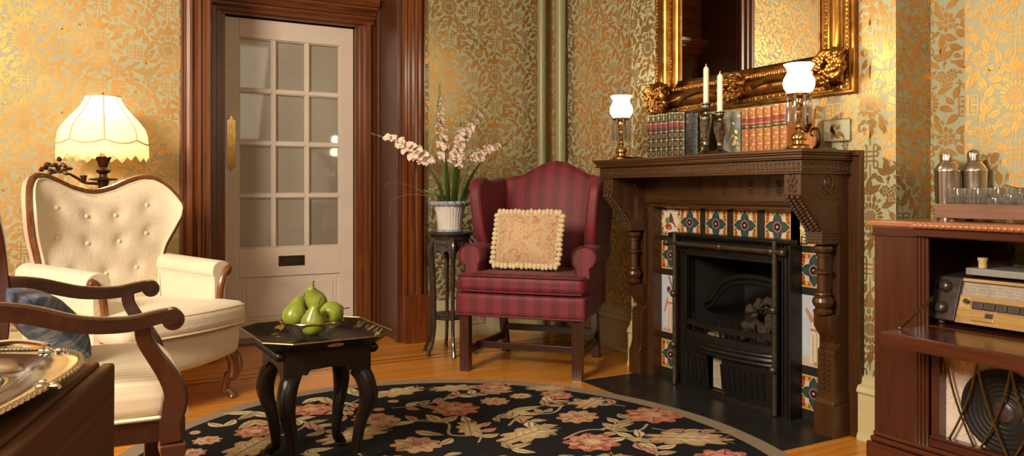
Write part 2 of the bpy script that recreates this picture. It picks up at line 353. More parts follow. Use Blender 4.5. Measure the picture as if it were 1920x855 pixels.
def copy_tree(o, parent=None):
    c = o.copy(); COL.objects.link(c); c.parent = parent
    for ch in list(o.children): copy_tree(ch, c)
    return c
def cat_(pts, n=8):
    """Catmull-Rom through points"""
    P = [V(p) for p in pts]; out = []
    for i in range(len(P)-1):
        p0 = P[max(i-1,0)]; p1 = P[i]; p2 = P[i+1]; p3 = P[min(i+2,len(P)-1)]
        for k in range(n):
            t = k/n; out.append(.5*((2*p1)+(p2-p0)*t+(2*p0-5*p1+4*p2-p3)*t*t+(3*p1-p0-3*p2+p3)*t**3))
    out.append(P[-1]); return out
def cat2(pts, n=6): return [(p.x,p.y) for p in cat_([(a,b,0) for a,b in pts], n)]
def lerp(a, b, t): return a+(b-a)*t
def interp(tab, x):
    for (a,b),(c,d) in zip(tab, tab[1:]):
        if x <= c: return b+(d-b)*max(0,(x-a))/(c-a)
    return tab[-1][1]
def circ(cx, cy, r, n=12, ry=None, a0=0): return [(cx+r*cos(a0+tau*k/n), cy+(ry or r)*sin(a0+tau*k/n)) for k in range(n)]
# ------------------------------------------------------------------ wallpaper print (flat foil shapes lying on the wall, part of each wall's mesh)
TW, TH = .334, .43
def leaf2(x, y, ang, L, W, bend=.25, gap=.0007):
    """two half blades either side of a midrib"""
    ca, sa = cos(ang), sin(ang); out = []
    for s in (1,-1):
        mid = [(t*L, bend*L*t*(1-t)) for t in (0,.25,.5,.75,1)]
        side = [(t*L, bend*L*t*(1-t)+s*W*sin(pi*t**.8)) for t in (.82,.6,.38,.16)]
        pts = [(a, b+s*gap) for a, b in mid[:-1]]+[mid[-1]]+side
        out.append([(x+a*ca-b*sa, y+a*sa+b*ca) for a, b in pts])
    return out
def line2(pts, w, n=4):
    P = cat2(pts, n) if n > 1 else pts; out = []
    L = []; 
    for i, (a, b) in enumerate(P):
        p, q = P[max(i-1,0)], P[min(i+1,len(P)-1)]; dx, dy = q[0]-p[0], q[1]-p[1]; d = max(1e-9, sqrt(dx*dx+dy*dy)); L.append((a, b, -dy/d*w/2, dx/d*w/2))
    for (a,b,c,d),(e,f,g,h) in zip(L, L[1:]): out.append([(a+c,b+d),(a-c,b-d),(e-g,f-h),(e+g,f+h)])
    return out
def flower2(x, y, r, n, rc, two=False, rot=0):
    out = []
    for ring in ((1,) if not two else (1,.62)):
        for k in range(n):
            a = rot+tau*k/n+(0 if ring == 1 else pi/n); wd = pi/n*.86; ri = rc*1.12 if (ring != 1 or not two) else r*.64; ro = r*ring
            if ring == 1 and two: pass
            pts = [(ri, -wd*.6*1), (lerp(ri,ro,.55), -wd), (ro*.95, -wd*.6), (ro, 0), (ro*.95, wd*.6), (lerp(ri,ro,.55), wd), (ri, wd*.6)]
            out.append([(x+q*cos(a+t), y+q*sin(a+t)) for q, t in pts])
    m = max(2, int(rc/.0045)); g = rc/m     # cross-hatched eye
    for i in range(-m, m+1):
        for j in range(-m, m+1):
            cx, cy = (i+j)*g*.72, (i-j)*g*.72
            if cx*cx+cy*cy < (rc*.92)**2: h = g*.58; out.append([(x+cx-h,y+cy),(x+cx,y+cy-h),(x+cx+h,y+cy),(x+cx,y+cy+h)])
    return out
def greek2(x, y, s):
    out = []; h = s/2; w = s*.085
    for sx in (1,-1):
        for sy in (1,-1):
            P = [(.05,.05),(.05,1),(1,1),(1,.05),(.40,.05),(.40,.62),(.68,.62),(.68,.38)]
            out += line2([(x+sx*a*h*.94, y+sy*b*h*.94) for a, b in P], w, 1)
    return out
def knot2(x, y):
    out = []; w = .0062; a, b = .034, .036
    for v in (-.018, 0, .018): out += line2([(x-a*.8,y+v),(x+a*.8,y+v)], w, 1)
    for u in (-.015, .015): out += line2([(x+u,y-b),(x+u,y+b)], w, 1)
    for s in (1,-1):
        out += line2([(x+s*a*.75,y+.018),(x+s*a,y+.014),(x+s*a*1.02,y+.004),(x+s*a*.75,y)], w, 3)
        out += line2([(x+s*.015,y-b*.9),(x+s*.018,y-b-.008),(x+s*.03,y-b-.006),(x+s*.033,y-.026),(x+s*.026,y-.018)], w, 3)
        out += line2([(x+s*.015,y+b*.9),(x+s*.018,y+b+.008),(x+s*.03,y+b+.006),(x+s*.033,y+.026),(x+s*.026,y+.018)], w, 3)
    return out
def make_tile():
    P = []; occ = []
    P += line2([(0,-.157),(0,-.06)], .005, 1)+line2([(0,.06),(0,.2)], .005, 1)
    P += flower2(0,0,.056,20,.027); occ.append((0,0,.058))
    P += knot2(0,-.2); occ += [(0,-.2,.036),(0,-.165,.03),(0,-.235,.03)]
    P += greek2(-.167,-.02,.074); occ += [(-.167,-.02,.05)]
    for cx, cy in ((-.106,-.13),(.086,.088)):
        for dx, dy in ((-.022,.010),(.020,.014),(.002,-.022)): P += flower2(cx+dx, cy+dy, .022, 8, .0085, False, dx*50)
        occ.append((cx,cy,.045))
    P += flower2(-.122,.145,.032,12,.012); occ.append((-.122,.14,.036))
    P += flower2(.082,-.128,.037,8,.013); occ.append((.082,-.128,.04))
    for pts in ([(-.02,.05),(-.06,.075),(-.09,.10),(-.115,.115)],[(.0,-.09),(-.04,-.10),(-.075,-.11)],[(0,.11),(.03,.10),(.055,.095)],[(0,-.10),(.03,-.115),(.05,-.122)],
                [(.075,.125),(.078,.15),(.074,.19),(.09,.22)],[(-.106,-.09),(-.112,-.06),(-.1,-.03)],[(.12,.07),(.15,.06),(.175,.08)],[(-.08,-.15),(-.06,-.18),(-.045,-.2)],[(-.14,.165),(-.16,.19),(-.17,.215)],[(.11,-.14),(.14,-.15),(.16,-.18)]): P += line2(pts, .0042, 3)
    for x, y, a, L in ((.0,.085,90,.062),(.0,.085,38,.055),(.0,.085,142,.055),(.075,.16,95,.06),(.075,.16,40,.05),(.075,.16,150,.05),(-.07,-.165,-30,.045),(-.045,.06,165,.05),(-.055,.075,60,.05),
                       (.05,.035,20,.05),(.055,-.02,-15,.055),(-.05,-.045,205,.05),(-.045,-.075,230,.045),(.035,-.075,-50,.05),(-.105,-.055,100,.05),(-.105,-.055,50,.045)):
        P += leaf2(x, y, math.radians(a), L*1.08, L*.25); cx, cy = x+cos(math.radians(a))*L/2, y+sin(math.radians(a))*L/2; occ.append((cx,cy,L*.42))
    def free(x, y, r):
        for a, b, c in occ:
            dx = abs(x-a) % TW; dx = min(dx, TW-dx); dy = abs(y-b) % TH; dy = min(dy, TH-dy)
            if dx*dx+dy*dy < (c+r)**2: return False
        return True
    for r, L in ((.021,.058),(.016,.046),(.012,.036),(.008,.024)):
        for _ in range(500):
            x, y = R.uniform(-TW/2,TW/2), R.uniform(-TH/2,TH/2)
            if free(x, y, r*.8):
                a = R.choice((35,60,120,145,-30,-150,75,105))+R.uniform(-12,12); a = math.radians(a)
                P += leaf2(x-cos(a)*L/2, y-sin(a)*L/2, a, L, L*.25, R.choice((-.25,.25))); occ.append((x,y,r))
                if L > .04: P += line2([(x-cos(a)*L/2,y-sin(a)*L/2),(x-cos(a)*L*.7,y-sin(a)*L*.8)], .003, 1)
    return P
TILE = make_tile()
def clip(poly, axis, val, keep_gt):
    out = []; n = len(poly)
    for i in range(n):
        p, q = poly[i], poly[(i+1)%n]; a = (p[axis]-val)*(1 if keep_gt else -1); b = (q[axis]-val)*(1 if keep_gt else -1)
        if a >= 0: out.append(p)
        if (a >= 0) != (b >= 0): t = a/(a-b); out.append((p[0]+(q[0]-p[0])*t, p[1]+(q[1]-p[1])*t))
    return out
def paper(mb, u0, u1, v0, v1, anchor, to3, vanchor=1.712, mi=1):
    cnt = 0; i0 = math.floor((u0-anchor)/TW-.6); i1 = math.ceil((u1-anchor)/TW+.6); j0 = math.floor((v0-vanchor)/TH-.6); j1 = math.ceil((v1-vanchor)/TH+.6)
    for i in range(i0, i1+1):
        for j in range(j0, j1+1):
            du, dv = anchor+i*TW, vanchor+j*TH
            for pl in TILE:
                q = [(a+du, b+dv) for a, b in pl]
                xs = [a for a, b in q]; ys = [b for a, b in q]
                if max(xs) <= u0 or min(xs) >= u1 or max(ys) <= v0 or min(ys) >= v1: continue
                if min(xs) < u0: q = clip(q, 0, u0, True)
                if q and max(a for a, b in q) > u1: q = clip(q, 0, u1, False)
                if q and min(b for a, b in q) < v0: q = clip(q, 1, v0, True)
                if q and max(b for a, b in q) > v1: q = clip(q, 1, v1, False)
                if len(q) >= 3: cnt = (cnt+1) % 24; mb.poly([to3(a, b, cnt*.00003) for a, b in q], mi)

# ------------------------------------------------------------------ room shell
ZC = 2.95; WY = 4.64; AX = 2.84; BX = 2.64; BY0, BY1 = 1.852, 3.438; RX = 2.847
OX0, OX1 = .635, 1.766       # doorway opening
mb = MB(); mb.poly([(-2.6,-1.9,0),(2.9,-1.9,0),(2.9,5.4,0),(-2.6,5.4,0)])
for y in (4.12, 4.20): mb.box(-2.0, 2.72, y, y+.012, .0, .0006, 1)
for y in (4.30, 4.335): mb.box(-2.0, 2.72, y, y+.005, .0, .0006, 1)
for cx in (2.36, 2.60):
    for r in (.10, .06):
        P = [(cx+r*1.3,4.10),(cx,4.10+r),(cx-r*1.3,4.10),(cx,4.10-r)]
        for k in range(4):
            for q in line2([P[k],P[(k+1)%4]], .009, 1): mb.poly([(a,b,.0008) for a,b in q], 1)
struct(build('floor', mb, ['floor','inlay'], recalc=False))
mb = MB(); mb.poly([(-2.6,-1.9,ZC),(-2.6,5.4,ZC),(2.9,5.4,ZC),(2.9,-1.9,ZC)]); struct(build('ceiling', mb, 'ceiling', recalc=False))
mb = MB()   # wall with the doorway
for x0, x1, z0 in ((-2.6,OX0,0),(OX1,AX,0),(OX0,OX1,2.62)):
    mb.poly([(x0,WY,z0),(x1,WY,z0),(x1,WY,ZC),(x0,WY,ZC)], 0)
mb.poly([(OX0,WY,0),(OX0,5.3,0),(OX0,5.3,2.62),(OX0,WY,2.62)], 2); mb.poly([(OX0,WY,2.62),(OX0,5.3,2.62),(OX1,5.3,2.62),(OX1,WY,2.62)], 2)
mb.poly([(OX0,5.3,0),(OX1,5.3,0),(OX1,5.3,2.62),(OX0,5.3,2.62)], 2); mb.poly([(OX1,WY,0),(OX1,5.3,0),(OX1,5.3,2.62),(OX1,WY,2.62)], 2)
e = .0006
paper(mb, -2.2, .50, .2, ZC, -.245, lambda u, v, k: (u, WY-e-k, v)); paper(mb, 1.88, AX, .1, ZC, 2.092, lambda u, v, k: (u, WY-e-k, v))
struct(build('wall_back', mb, ['paper','foil','jamb'], recalc=False, smooth=False))
mb = MB()   # fireplace wall: alcove, chimney breast, return, alcove
for (xa,ya),(xb,yb) in (((AX,WY),(AX,BY1)),((AX,BY1),(BX,BY1)),((BX,BY0),(RX,BY0)),((RX,BY0),(RX,-1.9))):
    mb.poly([(xa,ya,0),(xb,yb,0),(xb,yb,ZC),(xa,ya,ZC)], 0)
FY0, FY1, FZ = 2.37, 2.95, .80    # fire opening in the breast
mb.poly([(BX,BY1,0),(BX,FY1,0),(BX,FY1,ZC),(BX,BY1,ZC)]); mb.poly([(BX,FY0,0),(BX,BY0,0),(BX,BY0,ZC),(BX,FY0,ZC)]); mb.poly([(BX,FY1,FZ),(BX,FY0,FZ),(BX,FY0,ZC),(BX,FY1,ZC)])
paper(mb, -WY, -BY1, .1, ZC, -4.052, lambda u, v, k: (AX-e-k, -u, v)); paper(mb, -BY1, -BY0, .9, ZC, -1.96, lambda u, v, k: (BX-e-k, -u, v))
paper(mb, -BY1, -3.34, .1, .9, -1.96, lambda u, v, k: (BX-e-k, -u, v)); paper(mb, -1.99, -BY0, .1, .9, -1.96, lambda u, v, k: (BX-e-k, -u, v))
paper(mb, BX, RX, .1, ZC, 2.847, lambda u, v, k: (u, BY0-e-k, v)); paper(mb, -BY0, -.6, .2, 2.6, -1.54, lambda u, v, k: (RX-e-k, -u, v))
struct(build('wall_right', mb, ['paper','foil'], recalc=False, smooth=False))
mb = MB(); mb.poly([(-2.6,-1.9,0),(-2.6,5.4,0),(-2.6,5.4,ZC),(-2.6,-1.9,ZC)]); struct(build('wall_left', mb, 'plainwall', recalc=False))
mb = MB(); mb.poly([(-2.6,-1.9,0),(2.9,-1.9,0),(2.9,-1.9,ZC),(-2.6,-1.9,ZC)]); struct(build('wall_front', mb, 'plainwall', recalc=False))

# baseboards: moulded profile (out from wall, z)
BP = [(0,0),(.03,0),(.03,.015),(.024,.03),(.024,.175),(.032,.185),(.026,.205),(.012,.215),(.010,.235),(0,.245)]
mb = MB(); mb.prism([(WY-a, z) for a, z in BP], 'x', -.41, .48); mb.prism([(WY-a, z) for a, z in BP], 'x', -2.6, -1.28); mb.prism([(WY-a, z) for a, z in BP], 'x', 1.93, AX); struct(build('baseboard_back', mb, 'cream_paint'))
mb = MB(); mb.prism([(AX-a, z) for a, z in BP], 'y', BY1, WY); mb.prism([(BX-a, z) for a, z in BP], 'y', 3.35, BY1); mb.prism([(BX-a*1.3, z) for a, z in BP], 'y', BY0, 1.99)
mb.prism([(BY0-a*.8, z) for a, z in BP], 'x', BX-.03, RX); mb.prism([(RX-a, z) for a, z in BP], 'y', -1.0, BY0); struct(build('baseboard_right', mb, 'cream_paint'))

# door casings (profile in x,y swept up)
def casing(name, x0, x1, mirror):
    w = x1-x0; P = [(0,0),(0,.022),(.03,.034),(.09,.034),(.11,.022),(.16,.022),(.20,.05),(.30,.058),(.38,.058),(.42,.04),(.50,.036),(.56,.05),(.66,.05),(.72,.03),(.80,.03),(.86,.04),(.97,.04),(1,.03),(1,0)]
    pts = [((x1-a*w) if mirror else (x0+a*w), WY-d) for a, d in P]
    mb = MB(); mb.prism(pts, 'z', .30, ZC); mb.box(x0-.004, x1+.004, WY-.068, WY, 0, .30); o = struct(build(name, mb, 'casing', angle=25)); return o
casing('trim_1', .476, OX0, False); casing('trim_2', OX1, 1.916, True)
# jamb panels, door frame stiles, transom bar, head panel
mb = MB()
mb.box(OX1-.012, OX1, WY, 5.06, 0, 2.62)
for y0, y1 in ((WY+.0,WY+.05),(5.0,5.06)): mb.box(OX1-.028, OX1-.012, y0, y1, 0, 2.62)
mb.box(OX0, OX0+.012, WY, 5.06, 0, 2.62); struct(build('trim_3', mb, 'jamb', bevel=.003))
def stile(name, xs):
    mb = MB()
    P = [(0,0),(0,.06),(.3,.06),(.36,.085),(.62,.085),(.68,.055),(.82,.055),(.86,.03),(1,.03),(1,0)]
    a, b = xs; mb.prism([(lerp(a,b,t), 5.16-d) for t, d in P], 'z', 0, 2.62); return struct(build(name, mb, 'casing', angle=25))
stile('trim_4', (1.765,1.625)); stile('trim_5', (.637,.79))
mb = MB()   # transom bar with stacked mouldings
TP = [(5.17,2.055),(5.12,2.055),(5.12,2.068),(5.08,2.068),(5.075,2.085),(5.05,2.10),(5.05,2.112),(5.03,2.115),(5.02,2.135),(4.99,2.15),(4.99,2.163),(4.97,2.166),(4.955,2.19),(4.955,2.215),(5.04,2.225),(5.04,2.62),(5.17,2.62)]
mb.prism(TP, 'x', OX0+.012, OX1-.03); struct(build('trim_6', mb, 'casing_x', angle=20))
# door: stiles, rails, muntins as one slab with openings
DX0, DX1, DY = .795, 1.622, 5.17
d = MB(); gx0, gx1, gz0, gz1 = .882, 1.528, .585, 1.925
d.box(DX0, gx0, DY, DY+.045, .012, 2.046); d.box(gx1, DX1, DY, DY+.045, .012, 2.046); d.box(gx0, gx1, DY, DY+.045, gz1, 2.046); d.box(gx0, gx1, DY, DY+.045, .40, gz0); d.box(gx0, gx1, DY, DY+.045, .012, .10)
cw = (gx1-gx0)/3; ch = (gz1-gz0)/4
for i in (1,2): d.box(gx0+cw*i-.011, gx0+cw*i+.011, DY+.004, DY+.04, gz0, gz1)
for j in (1,2,3): d.box(gx0, gx1, DY+.0035, DY+.041, gz0+ch*j-.011, gz0+ch*j+.011)
for i in range(3):
    for j in range(4):     # glazing beads
        a, b = gx0+cw*i+(.011 if i else 0), gx0+cw*(i+1)-(.011 if i < 2 else 0); c, e2 = gz0+ch*j+(.011 if j else 0), gz0+ch*(j+1)-(.011 if j < 3 else 0)
        for u in ((a,a+.007,c,e2),(b-.007,b,c,e2)): d.box(u[0],u[1],DY+.012,DY+.03,u[2],u[3])
        for u in ((a,b,c,c+.007),(a,b,e2-.007,e2)): d.box(u[0],u[1],DY+.0125,DY+.0305,u[2],u[3])
d.box(gx0, gx1, DY+.014, DY+.03, .10, .40); d.box(gx0+.045, gx1-.045, DY+.006, DY+.02, .145, .36); d.box(gx0+.02, gx1-.02, DY+.010, DY+.022, .12, .38)
door = struct(build('door_1', d, 'white_paint', bevel=.0025))
g = MB(); g.box(gx0+.002, gx1-.002, DY+.02, DY+.023, gz0+.002, gz1-.002); build('glass_panes', g, 'pane', door)
g = MB(); 
g.poly([(gx0+.002,DY+.034,gz0),(gx1-.002,DY+.034,gz0),(gx1-.002,DY+.034,gz1),(gx0+.002,DY+.034,gz1)]); build('net_curtain', g, 'curtain', door, recalc=False, label='pale net curtain behind the door panes')
g = MB()
S = [(0,-.178),(.010,-.165),(.012,-.150),(.026,-.150),(.026,-.135),(.028,0),(.026,.135),(.026,.150),(.012,.150),(.010,.165),(0,.178),(-.010,.165),(-.012,.150),(-.026,.150),(-.026,-.150),(-.012,-.150),(-.010,-.165)]
g.prism([(.832+a, 1.25+b) for a, b in S], 'y', DY-.006, DY-.0005); pl = build('push_plate', g, 'brass', door, bevel=.002, label='brass push plate with pointed ends')
g = MB(); g.box(1.124,1.292,DY-.006,DY-.0005,.463,.529); ms = build('mail_slot', g, 'bronze', door, bevel=.003, label='dark metal mail slot plate')
g = MB(); g.box(1.148,1.268,DY-.010,DY-.0065,.478,.514); build('flap', g, 'black', ms, bevel=.003)
mb = MB(); mb.box(OX0+.013, OX1-.013, 5.0, 5.3, 0, .012); struct(build('trim_7', mb, 'casing_x', bevel=.003))
# wide doorway beside, seen only in the mirror
mb = MB()
for x0, x1 in ((-.57,-.41),(-1.28,-1.11)):
    P = [(0,0),(0,.03),(.1,.03),(.16,.05),(.4,.055),(.5,.035),(.62,.05),(.8,.05),(1,.03),(1,0)]
    mb.prism([(lerp(x0,x1,a), WY-q) for a, q in P], 'z', 0, ZC)
mb.box(-1.12,-.56,WY-.02,WY,0,ZC); struct(build('trim_8', mb, 'jamb', angle=25))

# pipes in the corner
for px, py, r, lab in ((2.735,4.545,.030,'slim left sage green pipe rising in the wall corner'),(2.793,4.40,.036,'thicker right sage green pipe rising in the wall corner')):
    mb = MB(); mb.lathe([(r,.01),(r,ZC-.01)], 20); o = build('heating_pipe', mb, 'pipe'); o.location = (px,py,0); tag(o, lab, 'pipe')
    k = MB(); k.lathe([(r,.985),(r*1.25,.99),(r*1.25,1.05),(r*1.12,1.055),(r,1.07)], 20, cap=False); build('coupling', k, 'pipe', o)
    k = MB(); k.lathe([(r*1.7,.001),(r*1.7,.012),(r*1.05,.02)], 20, cap=False); build('collar', k, 'cream_paint', o)
# wall plates
t = thing('power_outlet', 'small cream power outlet on the baseboard behind the burgundy chair', 'outlet', (2.276,WY-.033,.116))
mb = MB(); mb.box(-.055,.055,0,.008,-.035,.035); build('plate', mb, 'cream_paint', t, bevel=.003)
for s in (-.025,.025):
    mb = MB(); mb.prism(circ(s,0,.015,14),'y',-.004,.0); 
    so = build('socket', mb, 'cream_paint', t)
    for q in (-.005,.005):
        mb = MB(); mb.box(s+q-.0012,s+q+.0012,-.0048,-.0041,-.004,.006); build('slot', mb, 'black', so)
t = thing('wall_plate', 'wallpapered blank cover plate low on the chimney breast above the mantel end', 'wall plate', (BX-.004,2.105,1.19))
mb = MB(); mb.box(-.004,.003,-.062,.062,-.042,.042); build('plate', mb, 'paper', t, bevel=.002)
mb = MB()
for k in range(9):
    for q in leaf2(R.uniform(-.04,.04), R.uniform(-.028,.028), R.uniform(0,6), .034, .008): mb.poly([(-.0046, a, b) for a, b in q])
build('printed_leaves', mb, 'foil', t.children[0], recalc=False, smooth=False)
mb = MB(); P = [(-.008,-.064,-.044),(-.008,.064,-.044),(-.008,.064,.044),(-.008,-.064,.044)]
mb.tube(P, .0013, 6, closed=True); build('rim', mb, 'old_brass', t)
# ------------------------------------------------------------------ rug
def ell(cx, cy, a, b, n=96): return [(cx+a*cos(tau*k/n), cy+b*sin(tau*k/n)) for k in range(n)]
RC = (1.10, 2.40); RA, RB = 1.175, 1.305
mb = MB(); mb.prism(ell(*RC, RA, RB), 'z', .0044, .011, 0)
mb.poly([(x,y,.0116) for x,y in ell(*RC, RA-.075, RB-.075)], 1)
zc = [.0122]
jit = [0]
def rp(poly, col, dz=0.0): jit[0] = (jit[0]+1) % 14; mb.poly([(x,y,zc[0]+dz+jit[0]*.00002) for x,y in poly], 2, col)
TAN, TAN2, PALE = (.46,.34,.18), (.34,.245,.135), (.56,.45,.27); RUST, ROSE, DUST = (.38,.125,.078), (.46,.225,.15), (.33,.17,.13); DK = (.13,.05,.035)
def inside(x, y, m=.1): return ((x-RC[0])/(RA-m))**2+((y-RC[1])/(RB-m))**2 < 1
def blob(x, y, r, n, rag=.25, ang=0, sx=1.0, sy=1.0):
    P = []
    for k in range(n*6):
        a = tau*k/(n*6); q = r*(1-rag*abs(sin(a*n/2))**3); u, v = q*cos(a)*sx, q*sin(a)*sy
        P.append((x+u*cos(ang)-v*sin(ang), y+u*sin(ang)+v*cos(ang)))
    return P
rocc = []
def peony(x, y, r, cols=(RUST,ROSE,TAN)):
    a0 = R.uniform(0, 6); rocc.append((x,y,r*1.05)); s = R.uniform(.8,1)
    for i, (k, n, c) in enumerate(((1,9,cols[0]),(.80,8,cols[1]),(.60,7,cols[0]),(.44,6,cols[1]),(.26,6,cols[2]))): rp(blob(x+R.uniform(-.1,.1)*r*(1-k), y+R.uniform(-.1,.1)*r*(1-k), r*k, n, .22, a0+i*.4, 1, s), c, i*.0003)
    for k in range(9):
        a = a0+tau*k/9
        for q in line2([(x+cos(a)*r*.3,y+sin(a)*r*.3*s),(x+cos(a)*r*.86,y+sin(a)*r*.86*s)], r*.03, 1): rp(q, PALE if k % 2 else DK, .0018)
def leafr(x, y, ang, L, W, c, vein=True):
    for q in leaf2(x, y, ang, L, W, R.choice((-.3,.3)), .002): rp(q, c)
    if vein:
        for k in range(3): 
            t = .3+.2*k; bx, by = x+cos(ang)*L*t, y+sin(ang)*L*t
            for s in (1,-1):
                for q in line2([(bx,by),(bx+cos(ang+s*.7)*W*.7,by+sin(ang+s*.7)*W*.7)], .003, 1): rp(q, TAN2, .0005)
def spray(x, y, ang, n=5, L=.3, s=1.0):
    pts = [(x+cos(ang+.5*t*s)*L*t, y+sin(ang+.5*t*s)*L*t) for t in (0,.33,.66,1)]
    for q in line2(pts, .009, 3): rp(q, (.30,.25,.17))
    for i in range(n):
        t = (i+1)/n; bx, by = x+cos(ang+.5*t*s)*L*t, y+sin(ang+.5*t*s)*L*t
        for sd in ((1,-1) if i < n-1 else (0,)): leafr(bx, by, ang+.5*t*s+sd*.85, R.uniform(.07,.10), .022, R.choice((TAN,TAN2,PALE,ROSE)), False)
    rocc.append((pts[2][0],pts[2][1],L*.36)); rocc.append((pts[1][0],pts[1][1],L*.2))
def bigleaf(x, y, ang, L):
    rocc.append((x,y,L*.45)); bx, by = x-cos(ang)*L/2, y-sin(ang)*L/2
    P = blob(x, y, L*.52, 9, .3, ang, 1.0, .52); rp(P, TAN2); rp(blob(x, y, L*.46, 9, .28, ang, 1.0, .5), TAN, .0003); rp(blob(x+.05*L*cos(ang), y+.05*L*sin(ang), L*.26, 7, .3, ang, 1.1, .5), PALE, .0006)
    for k in range(6):
        t = -.35+.14*k; cx, cy = x+cos(ang)*L*t, y+sin(ang)*L*t
        for sd in (1,-1):
            for q in line2([(cx,cy),(cx+cos(ang+sd*.8)*L*.2,cy+sin(ang+sd*.8)*L*.2)], .005, 1): rp(q, TAN2, .0009)
    for q in line2([(bx,by),(x,y),(x+cos(ang)*L*.45,y+sin(ang)*L*.45)], .007, 3): rp(q, DUST, .0012)
def vine(pts, w=.012):
    for q in line2(pts, w, 6): rp(q, (.33,.28,.19))
for x, y, r in ((1.414,3.075,.115),(1.62,3.10,.07),(1.088,2.709,.10),(2.10,2.59,.125),(1.675,2.42,.115),(1.81,2.72,.10),(1.73,3.33,.09),(1.06,3.10,.10),(.87,3.36,.10),(1.92,3.06,.09),(.60,3.16,.085),(1.25,2.36,.12),(1.98,2.05,.11),(1.5,1.95,.12),(.5,2.5,.12),(.75,2.0,.12),(1.2,1.6,.12)): peony(x, y, r, R.choice(((RUST,ROSE,TAN),(ROSE,TAN,RUST),(RUST,(.52,.27,.2),PALE))))
for x, y, a, L in ((1.513,2.62,.3,.30),(1.56,3.40,2.9,.24),(1.98,2.87,.5,.22),(2.02,2.28,-.6,.33),(.55,2.98,.8,.30),(.92,2.93,.2,.30),(1.30,3.46,.2,.28),(1.95,3.18,-.5,.22),(1.35,2.80,1.2,.2),(1.55,2.2,.4,.3),(.8,2.5,1.0,.28),(1.8,1.75,.3,.3),(.3,2.7,1.2,.26)): bigleaf(x, y, a, L)
for x, y, a, s in ((1.18,3.22,-.4,1),(1.25,2.95,2.4,1),(1.55,2.88,-.9,-1),(1.30,2.62,.8,1),(1.82,2.48,1.0,-1),(1.72,2.92,.2,1),(1.98,2.45,-1.2,1),(.72,3.28,-.6,-1),(1.75,2.15,.6,1),(2.08,2.75,1.9,1),(1.42,2.38,-1.0,1),(1.62,3.22,.3,1),(.7,2.72,-.9,1),(1.9,2.58,-2.4,1),(1.1,3.42,-2.6,1),(1.45,3.25,.4,-1)): spray(x, y, a, 4, .26, s)
vine([(1.05,2.95),(1.2,3.0),(1.3,2.9),(1.25,2.75),(1.4,2.68)]); vine([(1.5,2.75),(1.62,2.85),(1.75,2.82),(1.85,2.9)]); vine([(.62,3.05),(.75,3.1),(.8,3.2),(.72,3.28)]); vine([(1.6,2.5),(1.75,2.55),(1.9,2.45),(2.0,2.5)]); vine([(1.3,3.2),(1.42,3.22),(1.5,3.3),(1.6,3.25)])
for r, L in ((.07,.13),(.05,.10),(.035,.075)):
    for _ in range(700):
        x, y = RC[0]+R.uniform(-RA,RA), RC[1]+R.uniform(-RB,RB)
        if not inside(x, y, .13): continue
        if all((x-a)**2+(y-b)**2 > (r*.85+c)**2 for a, b, c in rocc):
            rocc.append((x,y,r*.9)); a = R.uniform(0,6.28)
            if R.random() < .25: peony(x, y, r*.8, (ROSE,PALE,RUST))
            else:
                for d in (0,1.1,-1.1)[:R.choice((1,2,3))]: leafr(x, y, a+d, L, L*.22, R.choice((TAN,TAN2,PALE,TAN)))
rug = build('oval_rug', mb, ['rug_border','rug_black','rug_print'], recalc=False, smooth=False); tag(rug, 'large oval black rug with tan and rust flowers and taupe border', 'rug')

